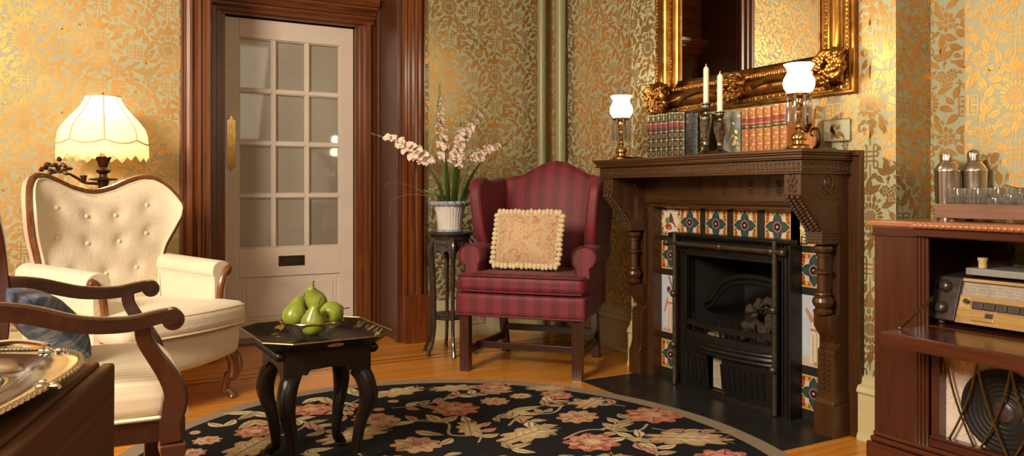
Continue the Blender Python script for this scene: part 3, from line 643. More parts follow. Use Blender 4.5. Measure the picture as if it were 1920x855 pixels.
# ------------------------------------------------------------------ fireplace
fp = thing('fireplace', 'dark carved oak fireplace with patterned tiles and black iron grate', 'fireplace', (0,0,0))
YC = 2.667
mb = MB()
mb.box(2.615, 2.638, 1.985, 2.145, 0, 1.09); mb.box(2.615, 2.638, 3.19, 3.36, 0, 1.09); mb.box(2.615, 2.638, 2.145, 3.19, .87, 1.09)
build('back_board', mb, 'mantel', fp, bevel=.002)
UP = [(2.62,0),(2.535,0),(2.535,.33),(2.566,.355),(2.512,.425),(2.512,.47),(2.56,.475),(2.56,.745),(2.467,.745),(2.467,.80),(2.349,.934),(2.349,1.018),(2.62,1.018)]
for y0, y1 in ((2.037,2.117),(3.218,3.298)):
    mb = MB(); mb.prism(UP, 'y', y0, y1); u = build('upright', mb, 'mantel', fp, bevel=.003)
    mb = MB(); mb.box(2.520,2.62,y0-.006,y1+.006,.0,.125); mb.prism([(2.62,.125),(2.520,.125),(2.529,.145),(2.529,.152),(2.534,.155),(2.534,.172),(2.62,.172)], 'y', y0-.003, y1+.003); build('plinth', mb, 'mantel', u, bevel=.003)
    mb = MB(); ym = (y0+y1)/2
    mb.lathe([(.028,.472),(.034,.476),(.036,.486),(.030,.494),(.026,.497),(.036,.508),(.040,.522),(.036,.536),(.026,.545),(.030,.550),(.028,.556),(.021,.562),(.021,.625),(.024,.628),(.035,.633),(.035,.641),(.024,.646),(.021,.65),(.021,.694),(.028,.697),(.028,.703),(.024,.708),(.036,.718),(.038,.728),(.034,.737),(.028,.74),(.020,.745)], 20, (2.518,ym,0)); build('turned_column', mb, 'mantel', u, angle=30)
    mb = MB()  # carved slant under the bracket and ridges of the cap block
    for k in range(12):
        for q in range(3):
            t = (k+.5)/12; x = lerp(2.349,2.467,t); z = lerp(.934,.80,t); mb.ball((x-.003,y0+.014+.026*q,z-.003), .009, .010, .009, 6, 4)
    for z in (.757,.769,.781,.792): mb.box(2.463,2.57,y0-.003,y1+.003,z-.003,z+.003)
    build('carved_slant', mb, 'carve', u)
    mb = MB()   # panel of leaf carving on the lower pilaster
    for k in range(8):
        for s in (-1,1): mb.ball((2.533,ym+s*.013,.185+k*.019), .004, .010, .008, 6, 4)
    build('carved_panel', mb, 'mantel', u)
    mb = MB()   # trefoil on the front block
    for a in (pi/2, pi/2+2.1, pi/2-2.1): mb.tube([(2.347,ym+.012*cos(a)+.011*cos(q),.992+.012*sin(a)+.011*sin(q)) for q in [tau*k/12 for k in range(12)]], .0025, 5, closed=True)
    mb.tube([(2.347,ym,.985),(2.347,ym,.955)], .003, 5)
    for s in (-1,1): mb.tube(cat_([(2.347,ym,.962),(2.347,ym+s*.012,.968),(2.347,ym+s*.018,.955),(2.347,ym+s*.008,.945)],4), .0025, 5)
    build('trefoil_carving', mb, 'carve', u)
    ys = y0-.001; mb = MB()       # incised sunflower and stem on the end face
    mb.tube([(2.50+.021*cos(a),ys,.978+.032*sin(a)) for a in [tau*k/20 for k in range(20)]], .003, 5, closed=True); mb.ball((2.50,ys,.978), .012,.004,.018, 10, 6)
    for s in (-1,1):
        mb.tube([(2.50,ys,.935),(2.50+s*.045,ys,.975)], .002, 5); mb.tube(cat_([(2.50+s*.015,ys,.93),(2.50+s*.035,ys,.945),(2.50+s*.05,ys,.935),(2.50+s*.03,ys,.915),(2.50,ys,.92)],4), .002, 5)
        mb.tube([(2.50+s*.006,ys,.925),(2.50+s*.006,ys,.80)], .0016, 4)
    build('sunflower_carving', mb, 'mantel', u)
mb = MB()  # lintel with fluted and carved panels
mb.box(2.56, 2.62, 2.117, 3.218, .905, 1.018); mb.prism([(2.62,.866),(2.585,.866),(2.575,.872),(2.575,.882),(2.555,.89),(2.55,.9),(2.56,.906),(2.62,.906)], 'y', 2.117, 3.218)
for i in range(5):
    y = 2.22+i*.16
    for k in range(3): mb.box(2.5575, 2.562, y+k*.012, y+k*.012+.005, .92, 1.005)
li = build('lintel', mb, 'mantel_y', fp, bevel=.0015)
mb = MB()
for i in range(5):
    y = 2.17+i*.16
    if y > 3.1: continue
    for z in (.945,.982):
        for a in (.5,2.6,-1.57): mb.tube([(2.559,y+.010*cos(a)+.008*cos(q),z+.008*sin(a)+.008*sin(q)) for q in [tau*k/8 for k in range(8)]], .002, 4, closed=True)
build('lintel_carving', mb, 'carve', li)
mb = MB()  # inner wood jambs beside the tiles
for y0, y1 in ((2.117,2.142),(3.178,3.218)): mb = MB(); mb.box(2.575,2.638,y0,y1,0,.87); mb.box(2.568,2.60,y0+.008,y1-.006,0,.87); build('inner_jamb', mb, 'mantel', fp, bevel=.003)
mb = MB()  # mantel shelf and its mouldings, returned at both ends
for x, dy, z0, z1 in ((2.318,0,1.094,1.107),(2.324,.006,1.086,1.094),(2.332,.013,1.074,1.086),(2.327,.010,1.068,1.074),(2.346,.026,1.022,1.068),(2.336,.018,1.014,1.022)):
    mb.box(x, 2.639, 2.005+dy, 3.348-dy, z0, z1)
mb.box(2.60,2.639,1.985,3.362,1.086,1.107)
sh = build('mantel_shelf', mb, 'mantel_y', fp, bevel=.003, seg=3)
mb = MB()
n = 58
for k in range(n):
    y = lerp(2.035, 3.318, (k+.5)/n)
    for z in (1.036,1.054):
        mb.ball((2.3455,y,z), .003, .0085, .0075, 6, 4)
for k in range(12):
    x = lerp(2.352, 2.61, (k+.5)/12)
    for z in (1.036,1.054): mb.ball((x,2.0305,z), .0085, .003, .0075, 6, 4)
build('carved_band', mb, 'carve', sh)

# tiles
NAVY, GRN, PINK, CRM, ORG, BRN, YEL, RED = (.035,.045,.085),(.025,.085,.045),(.55,.19,.20),(.62,.52,.36),(.50,.22,.05),(.20,.05,.03),(.60,.40,.10),(.38,.05,.03)
def tile_base(mb, y1, z0, w, h, col): mb.box(2.634, 2.639, y1-w, y1, z0, z0+h, 0, col)
def tpoly(mb, y1, z0, w, h, pts, col, lay): mb.poly([(2.634-.0004*lay, y1-u*w, z0+v*h) for u, v in pts], 0, col)
def ftile(mb, y1, z0, w=.143, h=.143):
    T = lambda pts, col, lay: tpoly(mb, y1, z0, w, h, pts, col, lay)
    tile_base(mb, y1, z0, w, h, YEL)
    for a in (0,.5):
        for b in (0,.5): T([(a+.03,b+.03),(a+.47,b+.03),(a+.47,b+.47),(a+.03,b+.47)], ORG, 1)
    for sx in (0,1):
        for sy in (0,1):
            for i, (p, q, s, c) in enumerate(((.06,.06,.12,BRN),(.2,.08,.09,YEL),(.08,.2,.09,RED),(.18,.18,.2,CRM),(.3,.06,.08,RED),(.06,.32,.08,BRN),(.33,.18,.09,BRN),(.2,.36,.08,RED))):
                f = lambda u, v: ((u if not sx else 1-u), (v if not sy else 1-v))
                T([f(p,q),f(p+s,q),f(p+s,q+s),f(p,q+s)], c, 2+i*.05)
    ves = lambda s, L: [(.5+s*x, .5+y) for x, y in ((0,0),(.13,.08),(.20,.2),(.16,.34),(0,L),(-.16,.34),(-.20,.2),(-.13,.08))]
    for k in range(4):
        rt = lambda P: [(.5+(u-.5)*cos(k*pi/2)-(v-.5)*sin(k*pi/2), .5+(u-.5)*sin(k*pi/2)+(v-.5)*cos(k*pi/2)) for u, v in P]
        T(rt(ves(1,.51)), CRM, 4+k*.1); T(rt([(.5+(u-.5)*.88,.5+(v-.5)*.95) for u, v in ves(1,.51)]), NAVY, 5+k*.1)
        T(rt([(.5+.11*sin(q),.5+.28+.11*cos(q)) for q in [tau*j/10 for j in range(10)]]), GRN, 6)
    for k in range(12):
        a = tau*k/12; T([(.5+.03*cos(a+1.5),.5+.03*sin(a+1.5)),(.5+.15*cos(a-.22),.5+.15*sin(a-.22)),(.5+.185*cos(a),.5+.185*sin(a)),(.5+.15*cos(a+.22),.5+.15*sin(a+.22)),(.5+.03*cos(a-1.5),.5+.03*sin(a-1.5))], PINK, 7)
    T(circ(.5,.5,.06,12), NAVY, 8); T(circ(.5,.5,.04,12), YEL, 9)
def startile(mb, y1, z0, w=.143, h=.143):
    T = lambda pts, col, lay: tpoly(mb, y1, z0, w, h, pts, col, lay)
    tile_base(mb, y1, z0, w, h, YEL)
    for sx in (0,1):
        for sy in (0,1):
            f = lambda u, v: ((u if not sx else 1-u), (v if not sy else 1-v))
            T([f(.03,.03),f(.27,.03),f(.27,.27),f(.03,.27)], NAVY, 1); T([f(.08,.08),f(.22,.08),f(.22,.22),f(.08,.22)], CRM, 2); T([f(.12,.12),f(.18,.12),f(.18,.18),f(.12,.18)], NAVY, 3)
    st = [(.5+(.52 if k % 2 == 0 else .40)*cos(tau*k/16+pi/8*0), .5+(.52 if k % 2 == 0 else .40)*sin(tau*k/16)) for k in range(16)]
    T(st, CRM, 4); T([(.5+(u-.5)*.93,.5+(v-.5)*.93) for u, v in st], (.66,.60,.50), 5)
    T([(.5,.85),(.42,.62),(.36,.48),(.62,.44),(.60,.62)], GRN, 6); T(circ(.34,.52,.13,9), (.14,.22,.09), 6.2); T([(.55,.8),(.48,.6),(.55,.45),(.68,.5),(.62,.66)], BRN, 6.5)
    T([(.25,.24),(.42,.18),(.58,.24),(.52,.4),(.36,.42),(.2,.36)], RED, 7); T([(.6,.5),(.72,.46),(.8,.3),(.74,.3),(.66,.42),(.58,.44)], BRN, 7.2); T([(.36,.2),(.5,.22),(.46,.34)], (.6,.3,.2), 7.5)
def figtile(mb, y1, z0, w, h, flip):
    f = lambda P: [((1-u if flip else u), v) for u, v in P]
    T = lambda pts, col, lay: tpoly(mb, y1, z0, w, h, f(pts), col, lay)
    tile_base(mb, y1, z0, w, h, (.50,.56,.66)); SK = (.46,.24,.15); WH = (.66,.58,.48); BK = (.10,.045,.025); ST = (.55,.45,.36)
    T([(0,0),(1,0),(1,.14),(0,.10)], ST, 1); T([(.05,.02),(.5,.02),(.6,.07),(.1,.06)], (.42,.32,.25), 1.5)
    if not flip: T([(.62,.05),(.98,.05),(.98,.45),(.84,.7),(.92,.99),(.72,.99),(.70,.7),(.64,.42)], (.24,.14,.08), 2); T([(.36,.98),(.44,.98),(.7,.72),(.66,.66)], (.24,.14,.08), 2.2)
    T([(.30,.06),(.62,.05),(.66,.30),(.62,.52),(.52,.66),(.36,.66),(.28,.5),(.26,.25)], WH, 3); T([(.34,.08),(.42,.07),(.44,.5),(.38,.52)], (.52,.40,.30), 3.2); T([(.5,.07),(.55,.07),(.55,.46),(.5,.46)], (.50,.36,.26), 3.2)
    T([(.46,.64),(.62,.62),(.8,.78),(.76,.82),(.58,.72)], SK, 3.6); T([(.30,.62),(.22,.48),(.12,.36),(.16,.34),(.30,.44),(.36,.58)], SK, 3.6)
    T(circ(.43,.735,.085,12,.055), SK, 4); T(circ(.40,.765,.09,12,.042), BK, 4.4); T([(.3,.73),(.36,.68),(.38,.76),(.31,.78)], BK, 4.5); T([(.38,.04),(.50,.04),(.5,.075),(.38,.075)], SK, 3.8); T([(.29,.5),(.63,.5),(.62,.54),(.3,.54)], (.5,.2,.14), 3.9)
def blackbar(mb, y0, y1, z0, z1): mb.box(2.6335, 2.6395, y0, y1, z0, z1, 1)
TW_ = .143
for y1, flip in ((3.176,False),(2.287,True)):
    mb = MB(); startile(mb, y1, .723); blackbar(mb, y1-TW_, y1, .695, .723); ftile(mb, y1, .552); blackbar(mb, y1-TW_, y1, .52, .552)
    figtile(mb, y1, .227, TW_, .293, flip); blackbar(mb, y1-TW_, y1, .190, .227); ftile(mb, y1, .047); blackbar(mb, y1-TW_, y1, 0, .047)
    build('tile_column', mb, ['tile','black'], fp, recalc=False, smooth=False)
mb = MB(); ys = [3.033,2.852,2.668,2.479]
for y in ys: ftile(mb, y, .723)
pr = 3.033
for y in ys+[2.287]:
    if y < pr-.001: blackbar(mb, y, pr, .723, .866)
    pr = y-TW_
mb.box(2.6335,2.6395,2.287,2.335,.723,.866,1)
build('tile_row', mb, ['tile','black'], fp, recalc=False, smooth=False)

# iron register plate, rods, basket
mb = MB()
mb.box(2.59,2.632,2.275,3.030,.648,.722); mb.box(2.59,2.632,2.275,2.358,0,.648); mb.box(2.59,2.632,2.932,3.030,0,.648)
for y0, y1, d in ((2.275,2.287,.03),(2.30,2.318,.02),(2.330,2.338,.012)): mb.box(2.59-d,2.595,y0,y1,0,.735)
mb.prism([(2.60,.72),(2.565,.72),(2.55,.735),(2.555,.745),(2.60,.748)], 'y', 2.27, 3.033)
for y0, y1 in ((2.352,2.366),(2.925,2.939)): mb.box(2.574,2.60,y0,y1,0,.655)
mb.box(2.574,2.60,2.352,2.939,.640,.655)
reg = build('register_plate', mb, 'iron', fp, bevel=.003)
def rod(name, pts, finials, par):
    mb = MB(); mb.tube(pts, .0115, 10); o = build(name, mb, 'iron_rod', par)
    for c in finials:
        mb = MB(); mb.ball(c, .018, .018, .018, 12, 8); build('knob', mb, 'iron_rod', o)
rod('top_rod', [(2.545,3.02,.695),(2.545,2.30,.695)], [(2.545,3.03,.695),(2.545,2.665,.695),(2.545,2.36,.695),(2.545,2.30,.695)], fp)
rod('side_rod', [(2.548,2.975,.74),(2.548,2.975,.01)], [(2.54,2.975,.45),(2.54,2.975,.20)], fp)
rod('side_rod', [(2.548,2.345,.74),(2.548,2.345,.01)], [(2.54,2.345,.45),(2.54,2.345,.20)], fp)
def arc(z, b, x0=2.585, y0=2.945, y1=2.365, n=18): return [(x0-b*sin(pi*k/n)**.7, lerp(y0,y1,k/n), z) for k in range(n+1)]
flat = [(-.006,-.013),(.006,-.013),(.006,.013),(-.006,.013)]
bk = MB(); bk.sweep(arc(.325,.05), flat); bk.sweep(arc(.272,.055), [(-.006,-.016),(.006,-.016),(.006,.016),(-.006,.016)])
for k in (3,6,9,12,15):
    p = arc(0,.045)[k]; bk.box(p[0]-.004,p[0]+.004,p[1]-.005,p[1]+.005,.25,.37)
bs = build('grate_basket', bk, 'iron', fp)
bk = MB()
for z, b, r in ((.245,.062,.010),(.226,.066,.013),(.205,.060,.010)): bk.tube(arc(z,b), r, 8)
build('fender_moulding', bk, 'iron', bs)
bk = MB(); A0 = arc(.02,.02); A1 = arc(.195,.04); sk = (4,5)
bk.rings([[(x,y,z) for x,y,z in A1[:7]],[(x,y,z) for x,y,z in A0[:7]]], cap=False, closed=False); bk.rings([[(x,y,z) for x,y,z in A1[9:]],[(x,y,z) for x,y,z in A0[9:]]], cap=False, closed=False)
bk.box(2.565,2.585,A0[9][1],A0[6][1],.0,.03); bk.sweep(arc(.012,.028), [(-.01,-.012),(.01,-.012),(.006,.012),(-.01,.012)])
for k in range(1,17):
    if 6 <= k <= 8: continue
    p, q = arc(.05,.026)[k], arc(.165,.038)[k]; bk.tube([(p[0]-.002,p[1],p[2]),(q[0]-.002,q[1],q[2])], .006 if k % 2 else .009, 6)
build('ash_front', bk, 'iron', bs, recalc=False)
mb = MB()   # fire chamber
x0, x1, y0, y1, z1 = 2.632, 2.98, 2.36, 2.94, .66
mb.poly([(x1,y0,0),(x1,y1,0),(x1,y1,z1),(x1,y0,z1)]); mb.poly([(x0,y1,0),(x1,y1,0),(x1,y1,z1),(x0,y1,z1)]); mb.poly([(x0,y0,0),(x0,y0,z1),(x1,y0,z1),(x1,y0,0)]); mb.poly([(x0,y0,z1),(x0,y1,z1),(x1,y1,z1),(x1,y0,z1)]); mb.poly([(x0,y0,.02),(x1,y0,.02),(x1,y1,.02),(x0,y1,.02)])
build('firebox', mb, 'soot', fp, recalc=False, smooth=False)
mb = MB(); ap = cat_([(2.70,2.93,.40),(2.70,2.88,.43),(2.70,2.82,.50),(2.70,2.72,.545),(2.70,2.6,.555),(2.70,2.48,.545),(2.70,2.40,.52)],5)
mb.tube(ap, .013, 8); mb.tube([(p.x+.012,p.y,p.z-.028) for p in ap], .010, 8); build('arched_hood', mb, 'iron', fp)
mb = MB(); mb.box(2.598,2.62,2.655,2.765,.031,.185); build('fireclay_brick', mb, 'clay', fp, bevel=.004, label='pale fireclay seen through the ash opening')
mb = MB(); R2 = random.Random(5)
for k in range(110):
    y = R2.uniform(2.40,2.74); zt = .20+.26*max(0,1-((y-2.53)/.22)**2); z = R2.uniform(.16, zt); r = R2.uniform(.016,.032)
    c = (2.72+R2.uniform(-.05,.09), y, z); sd = R2.uniform(0,50)
    mb.ball(c, r, r, r*.85, 10, 7, fn=lambda p: tuple(V(p)+(V(p)-V(c))*.55*mnoise.noise(V(p)*40+V((sd,0,0)))))
o = build('coal_heap', mb, 'coal'); tag(o, 'heap of ashy crumbled coals inside the black fire grate', 'coals', kind='stuff')
mb = MB(); mb.ball((2.65,2.80,.262), .03, .05, .028, 10, 7, fn=lambda p: tuple(V(p)*(1+.02*mnoise.noise(V(p)*30)))); o = build('pale_coal_lump', mb, 'clay'); tag(o, 'single pale lump lying behind the lower grate bars', 'lump')
mb = MB(); mb.prism([(2.19,3.262),(2.64,3.262),(2.64,2.03),(2.19,2.03)], 'z', .0004, .004); build('hearth_slab', mb, 'slate', fp, bevel=.001)
# ------------------------------------------------------------------ mirror over the mantel
mir = thing('wall_mirror', 'large gilt framed mirror with leafy corners hung above the mantel', 'mirror', (2.6385,2.605,1.49))
GY0, GY1, GZ0, GZ1 = -.435, .435, 0.0, 1.30     # glass opening, local y and z
path = [(0,GY1,GZ0),(0,GY0,GZ0),(0,GY0,GZ1),(0,GY1,GZ1)]
def fsweep(mb, sec, mi=0): mb.sweep(path, [(a,b) for a, b in sec], up=(-1,0,0), scl=[(1.4142,1)]*4, closed=True, mi=mi)
sgn = 1
def sec_(L): return [(sgn*a, b) for a, b in L]
mb = MB(); fsweep(mb, [(-.006,.0),(-.006,.014),(.006,.022),(.016,.016),(.020,.020),(.022,.030),(.046,.030),(.050,.026),(.058,.040),(.072,.052),(.092,.056),(.108,.050),(.118,.036),(.122,.030),(.124,.036),(.146,.036),(.148,.026),(.156,.024),(.160,.014),(.160,0)])
fr = build('gilt_frame', mb, 'gilt', mir, angle=50)
mb = MB()
def beads(off, x, r, step):
    a, b, c, d = GY1+off, GY0-off, GZ0-off, GZ1+off
    for (y0,z0),(y1,z1) in (((a,c),(b,c)),((b,c),(b,d)),((b,d),(a,d)),((a,d),(a,c))):
        n = int(max(abs(y1-y0),abs(z1-z0))/step)
        for k in range(n):
            t = (k+.5)/n; y, z = lerp(y0,y1,t), lerp(z0,z1,t); q = 1 if k % 2 else .7
            mb.ball((-x, y, z), .006, r*q if z0 != z1 else step*.55, r*q if z0 == z1 else step*.55, 6, 4)
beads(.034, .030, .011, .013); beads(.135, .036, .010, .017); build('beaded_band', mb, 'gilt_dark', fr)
mb = MB()
for off in (-.005,.157):
    a, b, c, d = GY1+off, GY0-off, GZ0-off, GZ1+off; mb.tube([(-.02,a,c),(-.02,b,c),(-.02,b,d),(-.02,a,d)], .005, 6, closed=True)
build('rim_moulding', mb, 'gilt', fr)
mb = MB(); mb.poly([(-.008,GY0-.004,GZ0-.004),(-.008,GY0-.004,GZ1),(-.008,GY1+.004,GZ1),(-.008,GY1+.004,GZ0-.004)]); build('mirror_glass', mb, 'mirror', mir, recalc=False, smooth=False)
def curl(mb, y, z, ang, L, w, turn, x=.05):
    pts = []; a = ang; p = V((-x, y, z)); n = 12
    for k in range(n+1):
        pts.append(p.copy()); a += turn/n*(1+k*.12); p = p+V((-.006*sin(pi*k/n), cos(a)*L/n, sin(a)*L/n))
    mb.tube(pts, [w*(.5+.9*sin(pi*min(1,(k+1)/(n+1)))) for k in range(n+1)], 7, flat=1.0); mb.ball(tuple(pts[-1]), w*.9, w*.9, w*.9, 8, 6)
def acanthus(mb, y, z, ang, L, w, x=.05):
    for k in range(-3,4): curl(mb, y, z, ang+k*.33, L*(1-.09*abs(k)), w, 2.1*(1 if k > 0 else -1 if k < 0 else .9), x)
def ornament(y, z, dirs, s=1.0):
    mb = MB(); mb.ball((-.05,y,z), .028*s, .045*s, .045*s, 12, 8)
    for k in range(9):
        a = tau*k/9; mb.ball((-.068,y+.026*s*cos(a),z+.026*s*sin(a)), .011*s, .013*s, .013*s, 7, 5)
    for a in dirs: acanthus(mb, y+.025*s*cos(a), z+.025*s*sin(a), a, .085*s, .011*s, .055)
    for k in range(20): a = R.uniform(0,tau); q = R.uniform(.03,.075)*s; curl(mb, y+q*cos(a), z+q*sin(a), R.uniform(0,tau), .05*s, .009*s, R.choice((-3.2,3.2)), .055)
    return mb
build('corner_ornament', ornament(GY1+.085, GZ0-.065, (pi/2+.1, pi+.3, -.2, -2.2), 1.05), 'gilt', mir, label='gilt leaf cluster at the far lower corner')
build('corner_ornament', ornament(GY0-.080, GZ0-.055, (pi/2, pi-.2, 2.2), 1.05), 'gilt', mir, label='gilt leaf cluster at the near lower corner')
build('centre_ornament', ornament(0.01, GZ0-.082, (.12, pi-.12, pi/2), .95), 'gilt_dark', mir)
for s in (1,-1):   # long gilt scrolls along the lower rail
    mb = MB(); mb.tube(cat_([(-.055,s*.11+.01,-.085),(-.062,s*.2,-.062),(-.062,s*.29,-.068),(-.055,s*.38,-.10)],6), [.012]*19, 8); build('scroll_rail', mb, 'gilt', fr)

# ------------------------------------------------------------------ things on the mantel shelf
MZ = 1.1075
def mantel_lamp(x, y, lab):
    t = thing('mantel_lamp', lab, 'lamp', (x,y,MZ), 0, 'brass lamps on the mantel')
    mb = MB(); mb.lathe([(.050,0),(.052,.004),(.050,.012),(.044,.016),(.026,.022),(.024,.034),(.030,.040),(.031,.052),(.026,.060),(.014,.066),(.011,.075),(.016,.082),(.010,.088),(.009,.12),(.014,.128),(.019,.14),(.016,.152),(.010,.158),(.012,.165),(.024,.172),(.027,.188),(.022,.202),(.03,.206),(.044,.208),(.046,.213),(.040,.216)], 28)
    b = build('brass_base', mb, 'brass', t, angle=40)
    mb = MB(); mb.tube([(.043*cos(a),.043*sin(a),.206) for a in [tau*k/20 for k in range(20)]], .0025, 6, closed=True); build('prism_ring', mb, 'brass', t)
    for k in range(8):
        a = tau*(k+.5)/8; mb = MB(); c, s_ = .044*cos(a), .044*sin(a)
        mb.ball((c,s_,.196), .006,.006,.007, 8, 6); mb.lathe([(.001,.187),(.0055,.178),(.0075,.12),(.0055,.108),(.0005,.098)], 6, (c,s_,0)); build('crystal_prism', mb, 'crystal', t, angle=15)
    mb = MB(); mb.lathe([(.036,.214),(.046,.222),(.056,.238),(.0585,.254),(.055,.272),(.046,.288),(.0415,.300),(.044,.312),(.052,.322),(.055,.327),(.0535,.3275),(.042,.313),(.039,.300)], 36, fn=lambda a, r, z: 1+(.03*cos(8*a) if z > .31 else 0), cap=False)
    build('milk_glass_shade', mb, 'milk', t, angle=80)
    return t
mantel_lamp(2.42, 3.236, 'lit milk glass brass lamp at the far mantel end, by the dark books')
mantel_lamp(2.405, 2.094, 'lit milk glass brass lamp at the near mantel end, by the tan books')
def candlestick(x, y, h, lab, rz):
    t = thing('candlestick', lab, 'candlestick', (x,y,MZ), rz, 'silver candlesticks on the mantel')
    mb = MB(); s = h/.225
    mb.lathe([(a,b*s) for a, b in [(.040,0),(.042,.004),(.036,.010),(.022,.018),(.012,.026),(.009,.034),(.014,.040),(.011,.046),(.013,.06),(.019,.11),(.025,.15),(.026,.160),(.020,.168),(.010,.174),(.009,.182),(.016,.192),(.019,.205),(.017,.212),(.024,.216),(.024,.22),(.013,.222),(.012,.212)]], 24, fn=lambda a, r, z: 1+.05*cos(8*a)*(1 if z < .16*s else 0)); st = build('stick', mb, 'pewter', t, angle=40)
    for q in (0, pi):
        mb = MB(); pts = cat_([(.022,0,.150*s),(.034,0,.172*s),(.040,0,.160*s),(.036,0,.12*s),(.024,0,.085*s),(.016,0,.06*s)],5); mb.tube(pts, [.0045]*len(pts), 6); mb.ball((.034,0,.165*s), .006,.006,.006,7,5); mb.rot(q); build('scroll_handle', mb, 'pewter', t)
    return t
def candle(x, y, z, h, lab):
    mb = MB(); mb.lathe([(.0115,0),(.0118,.003),(.0118,h-.012),(.009,h-.006),(.004,h)], 16); o = build('candle', mb, 'candle'); o.location = (x,y,z); tag(o, lab, 'candle', 'ivory candles on the mantel')
    mb = MB(); mb.tube([(0,0,h-.003),(.0,.001,h+.006),(.001,-.003,h+.010)], .0022, 6); build('wick', mb, 'wick', o)
candlestick(2.42, 2.617, .235, 'taller scroll handled silver candlestick, beside the black tooled book', 1.4); candle(2.42, 2.617, MZ+.2325, .160, 'ivory candle in the taller candlestick beside the black book')
candlestick(2.39, 2.500, .185, 'shorter scroll handled silver candlestick, in front of the floral book', 1.4); candle(2.39, 2.500, MZ+.1825, .160, 'ivory candle in the shorter candlestick, nearer the tan books')

def book(name, y1, w, h, dep, cover, lab, cat='book', group=None, labels=True, bands=5, x=2.495, rise=0):
    """spine faces the room (-X); y1 is its far side"""
    t = thing(name, lab, cat, (x, y1-w/2, MZ), 0, group); hw = w/2-.0008
    mb = MB(); sp = [(-hw,.010)]+[(hw*sin(a)*1.0, .010-.010*cos(a)) for a in [pi/2*(k/4-1)*1 for k in range(1,8)]]+[(hw,.010)]
    P = [(xx, yy) for yy, xx in sp]; P += [(dep,hw),(dep,hw-.003),(.014,hw-.003),(.014,-hw+.003),(dep,-hw+.003),(dep,-hw)]
    mb.prism(P, 'z', 0, h); cv = build('cover', mb, cover, t, angle=40)
    mb = MB(); mb.box(.0145,dep-.004,-hw+.0032,hw-.0032,.003,h-.004); build('page_block', mb, 'pages', t)
    def wrap(z0, z1, out): 
        m = MB(); r0 = [(.010-.0102*cos(a)-out, (hw)*sin(a)*.97) for a in [pi/2*(k/4-1) for k in range(0,9)]]
        m.rings([[(a,b,z0) for a,b in r0],[(a,b,z1) for a,b in r0]], cap=False, closed=False); return m
    if labels:
        build('title_label', wrap(h*.68,h*.80,.0006), 'label_red', cv, recalc=False, label='red title label'); build('volume_label', wrap(h*.54,h*.64,.0006), 'label_black', cv, recalc=False, label='black volume label')
    if bands:
        m = MB()
        for k in range(bands+1):
            z = h*(.02+.96*k/bands); q = wrap(z-.0012, z+.0012, .0012); m.add(q.v, q.f)
            if k < bands:
                zz = z+h*.5/bands
                if not (labels and h*.52 < zz < h*.82):
                    m.ball((-.0012,0,zz), .001, w*.16, w*.16, 6, 4)
                    for a in range(4): m.ball((-.0010,w*.28*cos(a*pi/2+.78),zz+w*.28*sin(a*pi/2+.78)), .001, w*.06, w*.06, 5, 3)
        build('gilt_tooling', m, 'gold_tool', cv, recalc=False)
    return t
ords = ['first','second','third','fourth','fifth','sixth','seventh']
y = 3.129
for k in range(7):
    w = .0392; h = (.222,.220,.221,.219,.222,.220,.216)[k]
    book('antique_book', y, w, h, .125, 'book_green', f'dark gilt tooled leather volume with red label, {ords[k]} of seven from the far end', group='dark gilt volumes on the mantel'); y -= w+(.0005 if k != 3 else .004)
book('tooled_book', 2.845, .085, .205, .13, 'book_black', 'thick black book with embossed leather cover, after the dark volumes', labels=False, bands=0)
book('brown_book', 2.748, .05, .19, .125, 'bronze', 'plain dark brown book half hidden behind the candlesticks', labels=False, bands=3)
t = book('floral_book', 2.60, .105, .188, .12, 'floralbook', 'wide blue grey book with gold flower pattern behind the shorter candlestick', labels=False, bands=0)
m = MB()
for k in range(26):
    yy, zz = R.uniform(-.042,.042), R.uniform(.012,.175); a = R.uniform(0,6); xx = .010-.0102*cos(math.asin(max(-1,min(1,yy/.0517))))-.0007
    for q in leaf2(yy, zz, a, R.uniform(.016,.028), .005): m.poly([(.010-.0102*cos(math.asin(max(-.99,min(.99,b/.0517))))-.0007, b, c) for b, c in q])
build('gold_flowers', m, 'gold_tool', t.children[0], recalc=False)
y = 2.487
for k in range(6):
    w = .0408; book('antique_book', y, w, (.196,.194,.195,.194,.199,.199)[k], .125, 'book_tan', f'tan calf volume with red and black labels, {ords[k]} of six from the far end', group='tan leather volumes on the mantel'); y -= w+(.0005 if k != 3 else .004)
t = thing('scroll_bookend', 'dark scrolled bookend with orange panel behind the near mantel lamp', 'bookend', (2.545,2.172,MZ))
mb = MB(); mb.box(-.028,.028,-.062,.062,0,.008); build('base', mb, 'bronze', t, bevel=.002)
for s in (-1,1):
    mb = MB(); mb.tube(cat_([(0,s*.012,.010),(0,s*.042,.016),(0,s*.056,.045),(0,s*.046,.085),(0,s*.026,.087),(0,s*.020,.067),(0,s*.033,.06)],6), .006, 8, flat=1.4); sc = build('scroll', mb, 'bronze', t)
mb = MB(); mb.prism([(-.04,.012),(.04,.012),(.045,.05),(.03,.078),(.010,.09),(.008,.15),(-.038,.17),(-.03,.10),(-.034,.07),(-.046,.05)], 'x', -.005, .006); build('orange_panel', mb, 'orange', t, bevel=.002, label='orange enamel panel')
mb = MB()
for k in range(5): mb.ball((-.012,-.01+.008*cos(k*1.3),.085+.012*k), .010,.010,.011,8,6)
build('finial', mb, 'bronze', t)
mb = MB(); mb.lathe([(.025,0),(.03,.002),(.055,.005),(.060,.008),(.056,.0075),(.028,.004),(.0,.0035)], 28); o = build('trinket_dish', mb, 'silver'); o.location = (2.385,3.09,MZ); tag(o, 'small shiny dish on the mantel edge in front of the dark books', 'dish')
